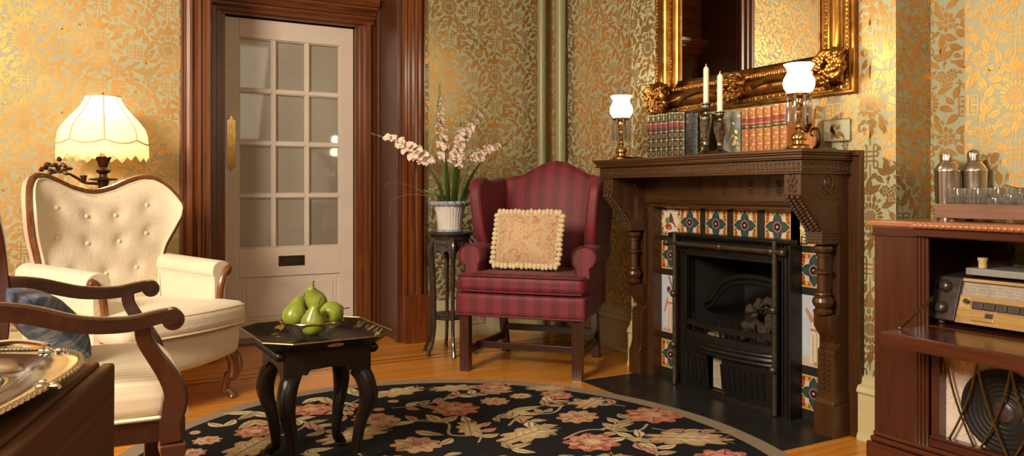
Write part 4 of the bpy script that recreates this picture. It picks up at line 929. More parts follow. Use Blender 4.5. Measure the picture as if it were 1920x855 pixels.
# ------------------------------------------------------------------ burgundy wing chair (local: front is -y)
wc = thing('wing_chair', 'burgundy moire striped wing chair with straight mahogany legs', 'armchair', (1.995,3.53,0), math.radians(-48))
for sx in (-1,1):
    mb = MB(); mb.box(sx*.305-.026, sx*.305+.026, -.026, .026, 0, .305)
    for q in (-.013,0,.013): mb.box(sx*.305+q-.0025, sx*.305+q+.0025, -.0285, -.02, .012, .30)
    build('leg', mb, 'chairwood_z', wc, bevel=.003)
    mb = MB(); mb.prism([(.46,.305),(.505,.305),(.575,0),(.535,0)], 'x', sx*.275-.021, sx*.275+.021); build('leg', mb, 'chairwood_z', wc, bevel=.003)
    mb = MB(); mb.sweep([(sx*.303,.02,.105),(sx*.276,.53,.105)], [(-.011,-.02),(.011,-.02),(.011,.02),(-.011,.02)]); build('stretcher', mb, 'chairwood', wc, bevel=.002)
mb = MB(); mb.box(-.295,.295,.12,.142,.10,.135); build('stretcher', mb, 'chairwood', wc, bevel=.002)
mb = MB(); mb.box(-.265,.265,.50,.522,.135,.172); build('stretcher', mb, 'chairwood', wc, bevel=.002)
def sway(x, y, z): return (x, y+max(0,z-.4)*.16, z)
mb = MB(); mb.rbox((0,.265,.357), (.705,.60,.118), .018, 6, fn=lambda x,y,z: (x*(1-.12*max(0,y)/.3), y-(.012*cos(x*4.2) if y < -.2 else 0), z)); build('seat_rail', mb, 'burgundy', wc)
def cush(x, y, z):
    k = interp([(-.3,1),(-.165,1),(-.13,.80),(.3,.74)], y); z2 = z+(.005*cos(x*4.3)*cos(y*4) if z > 0 else 0)
    return (x*k, y-(.012*cos(x*4.2) if y < -.2 else 0), z2)
mb = MB(); mb.rbox((0,.225,.468), (.695,.52,.10), .036, 10, fn=cush, k=4); cu = build('seat_cushion', mb, 'burgundy', wc, angle=180)
def piping(name, pts, par, r=.0055, m='burgundy_plain', closed=False):
    mb = MB(); mb.tube(pts, r, 6, closed=closed); return build(name, mb, m, par)
piping('piping', [(x,-.036-.012*cos(x*4.2),.508) for x in [lerp(-.335,.335,k/14) for k in range(15)]], cu); piping('piping', [(x,-.036-.012*cos(x*4.2),.428) for x in [lerp(-.335,.335,k/14) for k in range(15)]], cu)
piping('piping', [(x,-.038-.012*cos(x*4.2),.302) for x in [lerp(-.345,.345,k/14) for k in range(15)]], wc)
BK = cat2([(-.30,.40),(-.30,.75),(-.305,.93),(-.285,1.02),(-.22,1.055),(-.12,1.095),(0,1.112),(.12,1.095),(.22,1.055),(.285,1.02),(.305,.93),(.30,.75),(.30,.40)], 5)
mb = MB(); n = 26; rs = []
def back_y(u, v): return .49+.045*(1-(1-u*u)*(1-(2*v-1)**4)) 
fr_ = []; 
for j in range(n+1):
    v = j/n; row = []
    for i in range(n+1):
        u = 2*i/n-1; x = u*interp([(0,.29),(.6,.30),(.85,.315),(1,.30)], v); zt = interp([(0,1.122),(.25,1.108),(.45,1.075),(.7,1.035),(.88,1.03),(1,1.02)], abs(u))
        z = lerp(.40, zt, v); row.append(sway(x, back_y(u,v), z))
    fr_.append(row)
vs = [p for r in fr_ for p in r]; W = n+1
fs = [(j*W+i, j*W+i+1, (j+1)*W+i+1, (j+1)*W+i) for j in range(n) for i in range(n)]
bd = [i for i in range(W)]+[(j+1)*W-1 for j in range(1,W)]+[n*W+i for i in range(n-1,-1,-1)]+[j*W for j in range(n-1,0,-1)]
mb.add(vs, fs); o0 = len(mb.v)
mb.v += [(x,y+.025,z+.01 if z > .9 else z) for x,y,z in [vs[i] for i in bd]]+[(x,y+.10,z-.004) for x,y,z in [vs[i] for i in bd]]; L = len(bd)
for k in range(L):
    a, b = bd[k], bd[(k+1)%L]; c, d_ = o0+k, o0+(k+1)%L
    for f in ((a,b,d_,c),(c,d_,d_+L,c+L)): mb.f.append(f); mb.m.append(0); mb.c.append(None)
mb.f.append(tuple(o0+L+k for k in range(L))); mb.m.append(0); mb.c.append(None)
bk_ = build('backrest', mb, 'burgundy', wc, angle=60)
WG = cat2([(.50,.56),(.30,.60),(.235,.655),(.205,.74),(.195,.85),(.20,.95),(.235,1.01),(.30,1.03),(.36,1.015),(.43,1.02),(.52,1.03)], 5)+[(.56,1.03),(.56,.56)]
for sx in (-1,1):
    mb = MB(); mb.prism(WG, 'x', sx*.272, sx*.338); mb.map(lambda x,y,z: (x+sx*(max(0,z-.62)*.09)*(1.4-y), y+max(0,z-.4)*.16*max(0,(y-.2)/.36), z))
    w_ = build('wing', mb, 'burgundy', wc, bevel=.022, seg=4)
    AR = cat2([(.268,.41),(.270,.54),(.256,.575),(.258,.625),(.285,.655),(.33,.662),(.368,.642),(.380,.605),(.366,.57),(.345,.55)], 4)+[(.345,.31),(.29,.31)]
    mb = MB(); mb.prism([(sx*a, b) for a, b in AR], 'y', .085, .545); mb.map(lambda x,y,z: (x*(1-.10*max(0,y-.1)), y, z+.012*sin(max(0,y-.09)*5))); a_ = build('arm', mb, 'burgundy', wc, bevel=.012, seg=3)
    pp = [(sx*a,.083,b) for a, b in AR[:-2]]; piping('piping', pp, a_, .005)
pw = thing('tapestry_cushion', 'small floral tapestry cushion with cream tasselled edge on the burgundy chair', 'cushion', (2.112,3.667,.690), math.radians(-50), rx=math.radians(-16))
def pil(x, y, z):
    e = max(abs(x)/.175, abs(z)/.14); k = (1-min(1,e)**2.2)*.055+.004; return (x*(1-.05*(1-abs(z)/.14)**1*(abs(x)/.175)), (k if y > 0 else -k), z*(1-.05*(1-abs(x)/.175)*(abs(z)/.14)))
def pillow_mesh(hx, hz, fn, n=18):
    mb = MB()
    for s in (1,-1):
        vs = [fn(hx*(2*i/n-1), s, hz*(2*j/n-1)) for j in range(n+1) for i in range(n+1)]
        mb.add(vs, [(j*(n+1)+i, j*(n+1)+i+1, (j+1)*(n+1)+i+1, (j+1)*(n+1)+i) for j in range(n) for i in range(n)])
    return mb
build('cover', pillow_mesh(.175,.14,pil), 'pillow', pw, angle=80)
piping('cord', [(.166,0,-.136),(.172,0,0),(.174,0,.138),(0,0,.132),(-.174,0,.138),(-.168,0,0),(-.168,0,-.136),(0,0,-.132)], pw, .006, 'tassel', True)
mb = MB()
for (x0,z0),(x1,z1),n in (((-.175,-.138),(.175,-.138),15),((.178,-.13),(.178,.13),10),((.175,.14),(-.175,.14),15),((-.178,.13),(-.178,-.13),10)):
    nx, nz = (z1-z0), -(x1-x0); l = sqrt(nx*nx+nz*nz); nx, nz = nx/l, nz/l
    for k in range(n+1):
        t = k/n; q = R.uniform(.007,.013); x, z = lerp(x0,x1,t)+nx*q, lerp(z0,z1,t)+nz*q
        mb.ball((x, R.uniform(-.006,.006), z), .014+abs(nx)*.004, .013, .014+abs(nz)*.004, 8, 6); mb.ball((x-nx*.011, 0, z-nz*.011), .007, .007, .007, 6, 4)
build('tassel_fringe', mb, 'tassel', pw)

# ------------------------------------------------------------------ plant stand, vase, gladioli
SX, SY = 1.905, 4.215
ps = thing('plant_stand', 'carved dark wood plant stand with six bowed legs beside the burgundy chair', 'plant stand', (SX,SY,0), .25)
mb = MB(); mb.lathe([(.0,.690),(.12,.690),(.134,.694),(.140,.702),(.136,.709),(.128,.708),(.0,.708)], 48); build('top', mb, 'stand', ps)
mb = MB(); mb.lathe([(.112,.664),(.122,.668),(.125,.680),(.118,.690)], 48, cap=False); build('neck', mb, 'stand', ps)
for k in range(6):
    a = tau*k/6; mb = MB()
    prof = [(.118,.672),(.134,.645),(.138,.61),(.130,.565),(.122,.50),(.117,.40),(.113,.30),(.112,.22),(.116,.14),(.130,.07),(.150,.03),(.158,.0)]
    P = cat_([(r*cos(a), r*sin(a), z) for r, z in prof], 3); n = len(P)
    mb.tube(P, [interp([(0,.013),(.25,.014),(.5,.011),(.8,.010),(.95,.011),(1,.014)], i/(n-1)) for i in range(n)], 8); build('leg', mb, 'stand', ps)
    b = a+tau/12; mb = MB(); c = cos(tau/12)*.128; Q = [(-.058,.672),(.058,.672),(.060,.60),(.05,.565),(.044,.585),(.03,.605),(.012,.598),(0,.580),(-.012,.598),(-.03,.605),(-.044,.585),(-.05,.565),(-.060,.60)]
    mb.prism(Q, 'y', c-.006, c+.004); 
    for s in (-1,1): mb.tube([(s*.026+.010*cos(q), c+.005, .638+.010*sin(q)) for q in [tau*j/10 for j in range(10)]], .003, 5, closed=True)
    mb.ball((0,c+.005,.645), .010,.004,.012, 8, 5); mb.map(lambda x,y,z: (x*cos(b-pi/2)-y*sin(b-pi/2), x*sin(b-pi/2)+y*cos(b-pi/2), z)); build('apron', mb, 'stand', ps)
mb = MB(); mb.lathe([(.0,.205),(.105,.205),(.112,.212),(.112,.222),(.104,.228),(.0,.228)], 48); build('lower_shelf', mb, 'stand', ps)
vz = .709; va = thing('vase', 'white ribbed ceramic vase with ruffled blue rim on the plant stand', 'vase', (SX,SY,vz))
mb = MB(); mb.lathe([(.070,0),(.074,.004),(.070,.012),(.071,.02),(.073,.06),(.078,.10),(.086,.135),(.095,.155),(.100,.163),(.094,.163),(.084,.14),(.070,.09),(.066,.02),(.0,.018)], 96, fn=lambda a, r, z: 1+.03*cos(28*a)*(1 if .015 < z < .15 else 0), cap=False); vb = build('ribbed_body', mb, 'vase', va, angle=70)
mb = MB(); mb.lathe([(.092,.150),(.103,.154),(.115,.162),(.119,.172),(.113,.181),(.100,.182),(.092,.174)], 96, fn=lambda a, r, z: 1+.05*cos(18*a+z*120), cap=False); build('ruffled_rim', mb, 'blue_glaze', va, angle=70)
mb = MB(); mb.lathe([(.0705,.0005),(.077,.003),(.077,.013),(.072,.016)], 48, fn=lambda a, r, z: 1+.02*cos(30*a), cap=False); build('foot_band', mb, 'blue_glaze', va)
def floret(par, p, dirv, s):
    d = V(dirv).normalized(); a = d.orthogonal().normalized(); b = d.cross(a); mb = MB(); rot0 = R.uniform(0,6)
    for k in range(6):
        t = rot0+tau*k/6; o = a*cos(t)+b*sin(t); sd = d.cross(o); g = []
        for i, (q, w, h) in enumerate(((0,.12,0),(.3,.30,.5),(.62,.44,.82),(.88,.34,.78),(1.03,.10,.62))):
            c = V(p)+o*q*s*(.85 if k % 2 else 1)+d*h*s*.75; j = R.uniform(-.06,.06)*s
            g.append([c-sd*w*s+d*(.10*s+j), c-d*.02*s, c+sd*w*s+d*(.10*s-j)])
        mb.rings(g, closed=False, cap=False)
    return build('floret', mb, 'petal', par, recalc=False, angle=180)
def blade(par, pts, w, name='leaf'):
    P = cat_(pts, 6); mb = MB(); g = []; n = len(P)
    for i, p in enumerate(P):
        t = (P[min(i+1,n-1)]-P[max(i-1,0)]).normalized(); sd = t.cross(V((.5,-.86,.12))).normalized(); k = 1.7*w*min(1,.55+i/n*2)*(1-(i/(n-1))**2.2)+.0006
        g.append([p-sd*k, p+V((.06,-.1,0))*k, p+sd*k])
    mb.rings(g, closed=False, cap=False); return build(name, mb, 'leaf', par, recalc=False, angle=180)
def gladiolus(pts, f0, nf, lab, side, s=.036, leaves=()):
    base = V(pts[0]); t = thing('gladiolus_stem', lab, 'flower', tuple(base)); P = cat_([V(p)-base for p in pts], 8); n = len(P)
    mb = MB(); mb.tube(P, [lerp(.0065,.0028,i/(n-1)) for i in range(n)], 7); build('stem', mb, 'leaf', t)
    for k in range(nf):
        f = lerp(f0, .90, k/(nf-1)); i = min(n-2, int(f*(n-1))); tg = (P[i+1]-P[i]).normalized(); sz = s*lerp(1.0,.5,max(0,(k/(nf-1)-.3)/.7)); q = V(side)*(1 if k % 2 else .6)+V((R.uniform(-.5,.5),-.7,R.uniform(-.4,.4)))
        floret(t, P[i]+q.normalized()*.012, q*.9+tg*.8, sz)
    for k in range(4):
        i = n-1-k*2; mb = MB(); c = P[i]+V((.004*(1 if k % 2 else -1),-.003,0)); tg = (P[-1]-P[-3]).normalized(); mb.tube([c-tg*.012,c,c+tg*.014,c+tg*.026], [.002,.006,.0055,.001], 6); build('bud', mb, 'leaf' if k < 3 else 'petal', t)
    for L, w in leaves: blade(t, [V(p)-base for p in L], w)
    return t
B = lambda dx, dy: (SX+dx, SY+dy, vz+.10)
gladiolus([B(-.03,-.01),(1.83,4.25,1.02),(1.755,4.29,1.13),(1.66,4.34,1.215),(1.513,4.418,1.282)], .42, 11, 'pale gladiolus stem arching left across the door casing', (-.2,-.4,.6), .055, [(((SX-.03,SY-.02,.81),(1.84,4.22,.98),(1.76,4.25,1.12)),.012)])
gladiolus([B(-.01,.02),(1.87,4.235,1.10),(1.835,4.24,1.33),(1.85,4.236,1.554)], .40, 12, 'tall upright pale gladiolus stem in the middle of the vase', (.8,-.3,0), .048, [(((SX-.02,SY-.03,.81),(1.87,4.17,1.0),(1.85,4.16,1.19)),.014),(((SX,SY-.04,.81),(1.91,4.15,1.02),(1.93,4.13,1.24)),.015)])
gladiolus([B(.02,.0),(1.925,4.20,1.08),(1.965,4.17,1.26),(2.11,4.089,1.488)], .38, 13, 'pale gladiolus stem leaning up to the right', (.3,-.5,.1), .048, [(((SX+.01,SY-.03,.81),(1.93,4.17,1.0),(1.955,4.15,1.26)),.015)])
gladiolus([B(.045,-.01),(1.975,4.165,1.03),(2.05,4.12,1.15),(2.187,4.047,1.225)], .55, 8, 'short pale gladiolus stem reaching right above the burgundy chair', (.1,-.4,.8), .040, [(((SX+.05,SY-.02,.81),(1.99,4.14,1.0),(2.06,4.10,1.13)),.013),(((SX+.05,SY,.81),(2.0,4.15,.95),(2.08,4.10,1.04)),.009)])
gladiolus([B(.0,-.045),(1.90,4.165,1.05),(1.915,4.135,1.20),(1.93,4.12,1.33)], .45, 9, 'shorter pale gladiolus stem tucked between the tall ones', (.1,-.8,.1), .048, [(((SX-.05,SY,.87),(1.81,4.20,.93),(1.74,4.23,.955)),.010)])
for pts, lab in (([(SX-.06,SY,.86),(1.74,4.30,.96),(1.62,4.36,1.0),(1.56,4.38,.985)],'thin dry grass blade drooping left, upper of two'),([(SX-.06,SY-.02,.90),(1.72,4.28,.93),(1.60,4.34,.90),(1.585,4.35,.80)],'thin dry grass blade drooping left, lower of two')):
    t = thing('grass_blade', lab, 'grass blade', pts[0]); mb = MB(); mb.tube([p-V(pts[0]) for p in cat_(pts,6)], .0012, 5); build('blade', mb, 'leaf', t)

# ------------------------------------------------------------------ cream button-back armchair
cc = thing('button_back_armchair', 'cream damask armchair with butterfly shaped buttoned back and walnut trim', 'armchair', (.372,3.60,0), math.radians(34.3))
def hump(u): return interp([(0,.935),(.12,.938),(.3,.955),(.5,.985),(.68,1.006),(.82,1.003),(.93,.97),(1,.92)], abs(u))
def hw(v): return interp([(0,.27),(.25,.275),(.4,.285),(.55,.306),(.7,.338),(.82,.360),(.92,.366),(1,.352)], v)
def cback(u, v, d=0):
    x = u*hw(v); z = lerp(.40, hump(u), v); y = .50+(z-.42)*.12-.045*(x/.36)**2-.085*abs(x/.36)**6
    return V((x, y+d, z))
buttons = [(u,v) for v, us in ((.33,(-.55,0,.55)),(.58,(-.72,-.25,.25,.72)),(.80,(-.62,-.18,.22,.66))) for u in us]
mb = MB(); n = 40; rows = []
for j in range(n+1):
    v = j/n; row = []
    for i in range(n+1):
        u = 2*i/n-1; p = cback(u, v); puff = .055*(1-u**4)*(1-(2*v-1)**6); dm = sum(.017*math.exp(-(((u-a)*hw(v))**2+((v-b)*.55)**2)/.0011) for a, b in buttons)
        row.append(p+V((0,-puff+min(dm,.045)*(.6+.4*(1-u*u)),0)))
    rows.append(row)
mb.rings(rows, closed=False, cap=False); n2 = len(mb.v); cb = build('backrest', mb, 'damask', cc, recalc=False, angle=180)
out = [cback(-1, j/30) for j in range(31)]+[cback(2*i/40-1, 1) for i in range(1,41)]+[cback(1, 1-j/30) for j in range(1,31)]
def outset(k):
    r = []; c = V((0,.5,.72))
    for i, p in enumerate(out):
        t = out[min(i+1,len(out)-1)]-out[max(i-1,0)]; nn = V((-t.z,0,t.x)).normalized(); r.append(p+nn*k)
    return r
mb = MB(); mb.rings([[p+V((0,.075,0)) for p in outset(.004)],[p+V((0,.0,0)) for p in out]], closed=False, cap=False); mb.poly([p+V((0,.075,0)) for p in outset(.004)]); build('outer_back', mb, 'damask_side', cc, recalc=False)
mb = MB(); mb.tube([p+V((0,.012,0)) for p in outset(.012)], .0125, 8, flat=1.0); build('wood_trim', mb, 'walnut', cc)
mb = MB(); mb.tube([p+V((0,-.004,0)) for p in outset(-.004)], .0055, 6); build('piping', mb, 'piping', cb)
for a, b in buttons:
    p = cback(a, b); i = int((a+1)/2*n+.5); j = int(b*n+.5); q = rows[j][i]; mb = MB(); mb.ball((q.x,q.y-.003,q.z), .011,.006,.011, 12, 6); build('button', mb, 'damask', cb)
def skirt(x, y, z): 
    f = max(0,-y/.29); return (x*(1+.02*z/.07), y-(.035*cos(x*4.6)+.012*sin((z+.07)*20))*f*1.0, z-(.020*cos(x*5.0)*f if z < 0 else 0))
mb = MB(); mb.rbox((0,.27,.275), (.645,.56,.14), .03, 8, fn=skirt, k=4); build('seat_base', mb, 'damask', cc, angle=180)
def ccush(x, y, z):
    k = interp([(-.3,1.0),(-.14,1.0),(-.10,.84),(.3,.80)], y); return (x*k, y-.05*cos(x*4.6)*max(0,-y/.28), z+(.018*cos(x*4)*cos(y*4.5) if z > 0 else 0))
mb = MB(); mb.rbox((0,.215,.395), (.65,.55,.105), .04, 10, fn=ccush, k=4); cq = build('seat_cushion', mb, 'damask', cc, angle=180)
for zz in (.435,.355): piping('piping', [(x,-.055-.05*cos(x*4.6)+.004,zz) for x in [lerp(-.30,.30,k/16) for k in range(17)]], cq, .005, 'piping')
for sx in (-1,1):
    AR = cat2([(.265,.33),(.268,.53),(.258,.565),(.262,.60),(.29,.622),(.33,.622),(.362,.600),(.366,.565),(.350,.545),(.335,.535)], 4)+[(.335,.22),(.275,.22)]
    mb = MB(); mb.prism([(sx*a, b) for a, b in AR], 'y', .09, .53); mb.map(lambda x,y,z: (x+sx*.02*(y-.09), y, z+.025*max(0,(y-.2)/.33)**2 if z > .5 else z)); ar = build('arm', mb, 'damask' if sx > 0 else 'damask', cc, bevel=.014, seg=3)
    mb = MB(); pts = cat_([(sx*.305,.083,.235),(sx*.292,.082,.33),(sx*.288,.082,.43),(sx*.300,.082,.52),(sx*.322,.082,.57),(sx*.345,.082,.595),(sx*.352,.084,.575),(sx*.336,.084,.565)],4); mb.tube(pts, [.016]*(len(pts)-10)+[.013]*10, 8, flat=.9); build('arm_facing', mb, 'walnut', ar)
def cabriole(par, x, y, ax, ay, h, k, m, name='leg', carve=False):
    d = V((ax,ay,0)).normalized(); prof = [(-.01,h),(.018,h-.03*k),(.032,h-.08*k),(.026,h-.13*k),(.006,h*.45),(-.008,h*.22),(-.006,h*.11),(.010,.035),(.022,.016),(.024,.004)]
    P = cat_([V((x,y,z))+d*r*k for r, z in prof], 4); n = len(P)
    mb = MB(); mb.tube(P, [k*interp([(0,.030),(.12,.032),(.25,.030),(.45,.021),(.65,.0145),(.78,.014),(.88,.019),(.95,.023),(1,.014)], i/(n-1)) for i in range(n)], 12)
    l = build(name, mb, m, par)
    if carve:
        mb = MB()
        for s in (-1,0,1): mb.tube(cat_([V((x,y,h-.035*k))+d*.050*k+V((-ay,ax,0))*s*.008,V((x,y,h-.085*k))+d*.062*k+V((-ay,ax,0))*s*.018*k,V((x,y,h-.125*k))+d*.056*k+V((-ay,ax,0))*s*.006],4), .006*k, 6)
        build('knee_carving', mb, m, l)
    return l
for sx in (-1,1):
    cabriole(cc, sx*.285, .03, sx*.6, -.8, .235, 1.0, 'walnut', carve=True)
    mb = MB(); mb.tube(cat_([(sx*.24,.50,.235),(sx*.24,.53,.12),(sx*.24,.58,0)],4), .018, 8); build('leg', mb, 'walnut', cc)

# ------------------------------------------------------------------ standing lamp behind it
fl = thing('floor_lamp', 'dark bronze lamp with fringed cream bell shade behind the cream armchair', 'lamp', (.10,4.36,0))
mb = MB(); mb.lathe([(.13,0),(.135,.01),(.12,.025),(.04,.04),(.02,.06),(.016,.2),(.016,.80),(.022,.83),(.022,.985),(.026,.99),(.026,.998),(.062,1.004),(.064,1.010),(.030,1.014),(.018,1.02),(.016,1.032),(.030,1.042),(.034,1.052),(.022,1.060),(.018,1.066),(.026,1.09),(.036,1.112),(.036,1.118),(.014,1.12),(.010,1.16),(.010,1.2)], 24); build('stem', mb, 'bronze', fl, angle=40)
mb = MB(); mb.lathe([(.016,1.118),(.016,1.175),(.012,1.18)], 16); build('candle_sleeve', mb, 'ivory', fl)
def bell(t): return interp([(0,.078),(.04,.079),(.2,.096),(.38,.130),(.55,.164),(.70,.188),(.82,.199),(1,.204)], t)
mb = MB(); rs = []; nn = 96
def panelr(a, r): return r*(1-.035*abs(cos(a*4))**.0*(1-abs(sin(a*4)))**1.0*1.0)
for j in range(15):
    t = j/14; ring = []
    for k in range(nn):
        a = tau*k/nn; edge = abs(sin(a*4)); r = bell(t)*(1-.05*t*(1-edge)**1.0*0+.035*t*(edge-.6)); z = 1.415-.225*t-(.018*(edge-.3) if j == 14 else 0)
        ring.append((r*cos(a), r*sin(a), z))
    rs.append(ring)
mb.rings(rs, cap=False); sh_ = build('lamp_shade', mb, 'shade', fl, recalc=False, angle=80)
mb = MB(); lo = rs[-1]; mb.rings([lo,[(x*1.01,y*1.01,z-.035) for x,y,z in lo],[(x*1.012,y*1.012,z-.072-.012*sin(k*tau/nn*24)) for k,(x,y,z) in enumerate(lo)]], cap=False); fg = build('silk_fringe', mb, 'shade', sh_, recalc=False, angle=80)
mb = MB()
for i in range(8):
    k = int(i*nn/8); mb.tube([(r[k][0]*1.006,r[k][1]*1.006,r[k][2]) for r in rs], .0032, 5)
mb.tube([(x*1.006,y*1.006,z) for x,y,z in rs[-1]], .0036, 5, closed=True); mb.tube([(x*1.006,y*1.006,z) for x,y,z in rs[0]], .0036, 5, closed=True); build('braid_trim', mb, 'shade_trim', sh_)
mb = MB(); mb.lathe([(.006,1.41),(.009,1.42),(.006,1.43),(.001,1.434)], 10); build('finial', mb, 'bronze', fl)
mb = MB(); mb.tube(cat_([(-.02,-.02,.985),(-.08,-.05,.99),(-.11,-.06,1.01),(-.15,-.08,1.035),(-.20,-.10,1.06)],5), .007, 7); mb.lathe([(.008,.995),(.012,1.0),(.012,1.012),(.016,1.02),(.016,1.025),(.0,1.026)], 10, (-.085,-.05,0)); 
for k in range(26): mb.ball((-.20+R.uniform(-.06,.06),-.10+R.uniform(-.02,.02),1.055+R.uniform(-.025,.025)), R.uniform(.009,.016), .008, R.uniform(.006,.011), 7, 5)
mb.ball((-.185,-.10,1.10), .012,.012,.012,10,7); build('leafy_arm', mb, 'bronze', fl)
mb = MB(); mb.ball((0,0,1.25), .03,.03,.042, 14, 10); build('bulb', mb, emit('lit_bulb',(1,.8,.5),30), fl)
# ------------------------------------------------------------------ open armchair (local: front -y, x right; turned to face +X)
oc = thing('open_armchair', 'dark mahogany open armchair with cream striped seat and scrolled arms', 'armchair', (.20,2.30,.0145), pi/2)
mb = MB(); mb.rbox((0,.205,.437), (.58,.44,.09), .035, 10, fn=lambda x,y,z: (x*(1-.10*max(0,y)/.22), y-.015*cos(x*4.5)*max(0,-y/.2), z+(.025*cos(x*4.6)*cos(y*5.5) if z > 0 else 0)), k=4); ost = build('seat', mb, 'stripe_cream', oc, angle=180)
piping('piping', [(x,-.022-.012*cos(x*4.5),.404) for x in [lerp(-.28,.28,k/12) for k in range(13)]], ost, .005, 'piping'); 
for sx in (-1,1): piping('piping', [(sx*.292,-.015,.404),(sx*.288,.1,.404),(sx*.27,.40,.404)], ost, .005, 'piping')
mb = MB(); mb.box(-.29,.29,-.02,.012,.345,.40); mb.prism([(-.262,.39),(.262,.39),(.262,.425),(-.262,.425)], 'z', .345, .40)
for sx in (-1,1): mb.prism([(sx*.262,.425),(sx*.29,-.02),(sx*.262,-.02),(sx*.236,.425)], 'z', .3455, .3995)
build('seat_frame', mb, 'chairwood', oc, bevel=.004)
bar = [(-.5,-.5),(.5,-.5),(.5,.38),(.32,.5),(-.32,.5),(-.5,.38)]
for sx in (-1,1):
    P = cat_([(sx*.29,.375,.678),(sx*.30,.30,.668),(sx*.315,.20,.640),(sx*.322,.11,.634),(sx*.325,.05,.645),(sx*.325,.02,.650)],5); n = len(P)
    mb = MB(); mb.sweep(P, bar, scl=[(lerp(.030,.044,i/(n-1)), lerp(.042,.028,i/(n-1))) for i in range(n)])
    mb.prism(circ(.012,.6395,.0245,20), 'x', sx*.325-.0215, sx*.325+.0215); mb.prism(circ(.012,.6395,.011,14), 'x', sx*.325-.024, sx*.325+.024); ar = build('arm', mb, 'chairwood', oc, angle=40)
    P = cat_([(sx*.318,.075,.635),(sx*.318,.072,.60),(sx*.315,.052,.56),(sx*.312,.022,.51),(sx*.308,.004,.465),(sx*.305,.008,.425),(sx*.30,.014,.395),(sx*.298,.012,.35)],4); n = len(P)
    mb = MB(); mb.sweep(P, bar, up=(0,-1,0), scl=[(interp([(0,.030),(.4,.034),(1,.038)], i/(n-1)), interp([(0,.034),(.3,.036),(.65,.056),(.85,.048),(1,.052)], i/(n-1))) for i in range(n)]); build('arm_post', mb, 'chairwood_z', oc, angle=40)
    mb = MB(); mb.rings([[(sx*.298+a*w, .01+b*w, z) for a,b in ((-1,-1),(1,-1),(1,1),(-1,1))] for z,w in ((.346,.027),(.33,.029),(.31,.024),(.0,.019))]); build('leg', mb, 'chairwood_z', oc, bevel=.003)
    P = cat_([(sx*.25,.50,-.0142),(sx*.25,.44,.25),(sx*.252,.405,.42),(sx*.272,.385,.56),(sx*.288,.388,.68),(sx*.29,.397,.78),(sx*.268,.408,.86),(sx*.20,.418,.925),(sx*.10,.424,.95),(0,.425,.955)],5); n = len(P)
    mb = MB(); mb.sweep(P, [(-.018,-.016),(.018,-.016),(.018,.016),(-.018,.016)], up=(0,-1,0)); build('back_stile', mb, 'chairwood_z', oc, bevel=.004)
    P = cat_([(sx*.02,.39,.42),(sx*.10,.392,.50),(sx*.175,.397,.62),(sx*.20,.402,.72),(sx*.175,.41,.80),(sx*.10,.415,.855),(0,.418,.87)],5)
    mb = MB(); mb.sweep(P, [(-.012,-.010),(.012,-.010),(.012,.010),(-.012,.010)], up=(0,-1,0)); build('back_hoop', mb, 'chairwood_z', oc)
mb = MB(); mb.prism([(-.045,.42),(.045,.42),(.03,.55),(.055,.68),(.035,.80),(.05,.94),(-.05,.94),(-.035,.80),(-.055,.68),(-.03,.55)], 'y', .402, .415); mb.map(lambda x,y,z: (x,y+(z-.68)*.05,z)); build('splat', mb, 'chairwood_z', oc, bevel=.003)
bc = thing('brocade_cushion', 'blue and grey brocade cushion leaning in the striped open armchair', 'cushion', (-.075,2.36,.612), pi/2+.2, rx=math.radians(-42))
def pil2(x, y, z):
    e = max(abs(x)/.16, abs(z)/.10); k = (1-min(1,e)**2.6)*.055+.004; return (x*(1-.06*(1-(abs(x)/.2))*0-.05*(1-abs(z)/.10)*(abs(x)/.16)), (k if y > 0 else -k), z*(1-.05*(1-abs(x)/.16)*(abs(z)/.10)))
build('cover', pillow_mesh(.16,.10,pil2), 'bluecloth', bc, angle=80)
piping('cord', [(.158,0,-.098),(.153,0,0),(.158,0,.098),(0,0,.095),(-.158,0,.098),(-.153,0,0),(-.158,0,-.098),(0,0,-.095)], bc, .005, 'bluecloth', True)

# ------------------------------------------------------------------ drop-leaf table and silver tray in the near left corner
dl = thing('drop_leaf_table', 'dark wood drop leaf table with the leaf hanging, under the silver tray', 'table', (-.52,.875,0), -.25)
mb = MB(); mb.box(-.45,.424,-.55,.548,.680,.70); build('tabletop', mb, 'tablewood', dl, bevel=.005, seg=3)
mb = MB(); mb.rings([[(x,y,z) for y,z in ((-.55,.696),(.555,.696),(.545,.36),(-.55,.36))] for x in (.4243,.4425)]); build('drop_leaf', mb, 'tablewood', dl, bevel=.005, seg=3)
mb = MB(); mb.box(-.38,.36,.44,.462,.58,.68); mb.box(.34,.362,-.5,.44,.58,.68); mb.box(-.38,-.36,-.5,.44,.58,.68); build('apron', mb, 'tablewood', dl, bevel=.003)
for x, y in ((.32,.42),(-.34,.42),(-.34,-.48),(.32,-.48)):
    mb = MB(); mb.rings([[(x+a*w, y+b*w, z) for a,b in ((-1,-1),(1,-1),(1,1),(-1,1))] for z,w in ((.68,.024),(.5,.024),(.0,.015))]); build('leg', mb, 'tablewood', dl, bevel=.003)
st = thing('silver_tray', 'large oval silver serving tray with beaded rim on the drop leaf table', 'tray', (-.23,.99,.7005), -.40)
def oval(k, n=120, a=.16, b=.36, e=3.2):
    r = []
    for i in range(n):
        t = tau*i/n; c, s = cos(t), sin(t); q = (abs(c)**e+abs(s)**e)**(-1/e); r.append(((a+k)*c*q, (b+k)*s*q))
    return r
mb = MB()
mb.rings([[(x,y,z) for x,y in oval(k)] for k, z in ((-.19,.006),(-.08,.006),(-.068,.007),(-.060,.012),(-.052,.016),(-.02,.021),(-.004,.024),(0,.022),(-.02,.017),(-.055,.010),(-.065,.0),(-.19,.0))], cap=True); sb = build('tray_body', mb, 'silver', st, angle=60, recalc=True)
mb = MB()
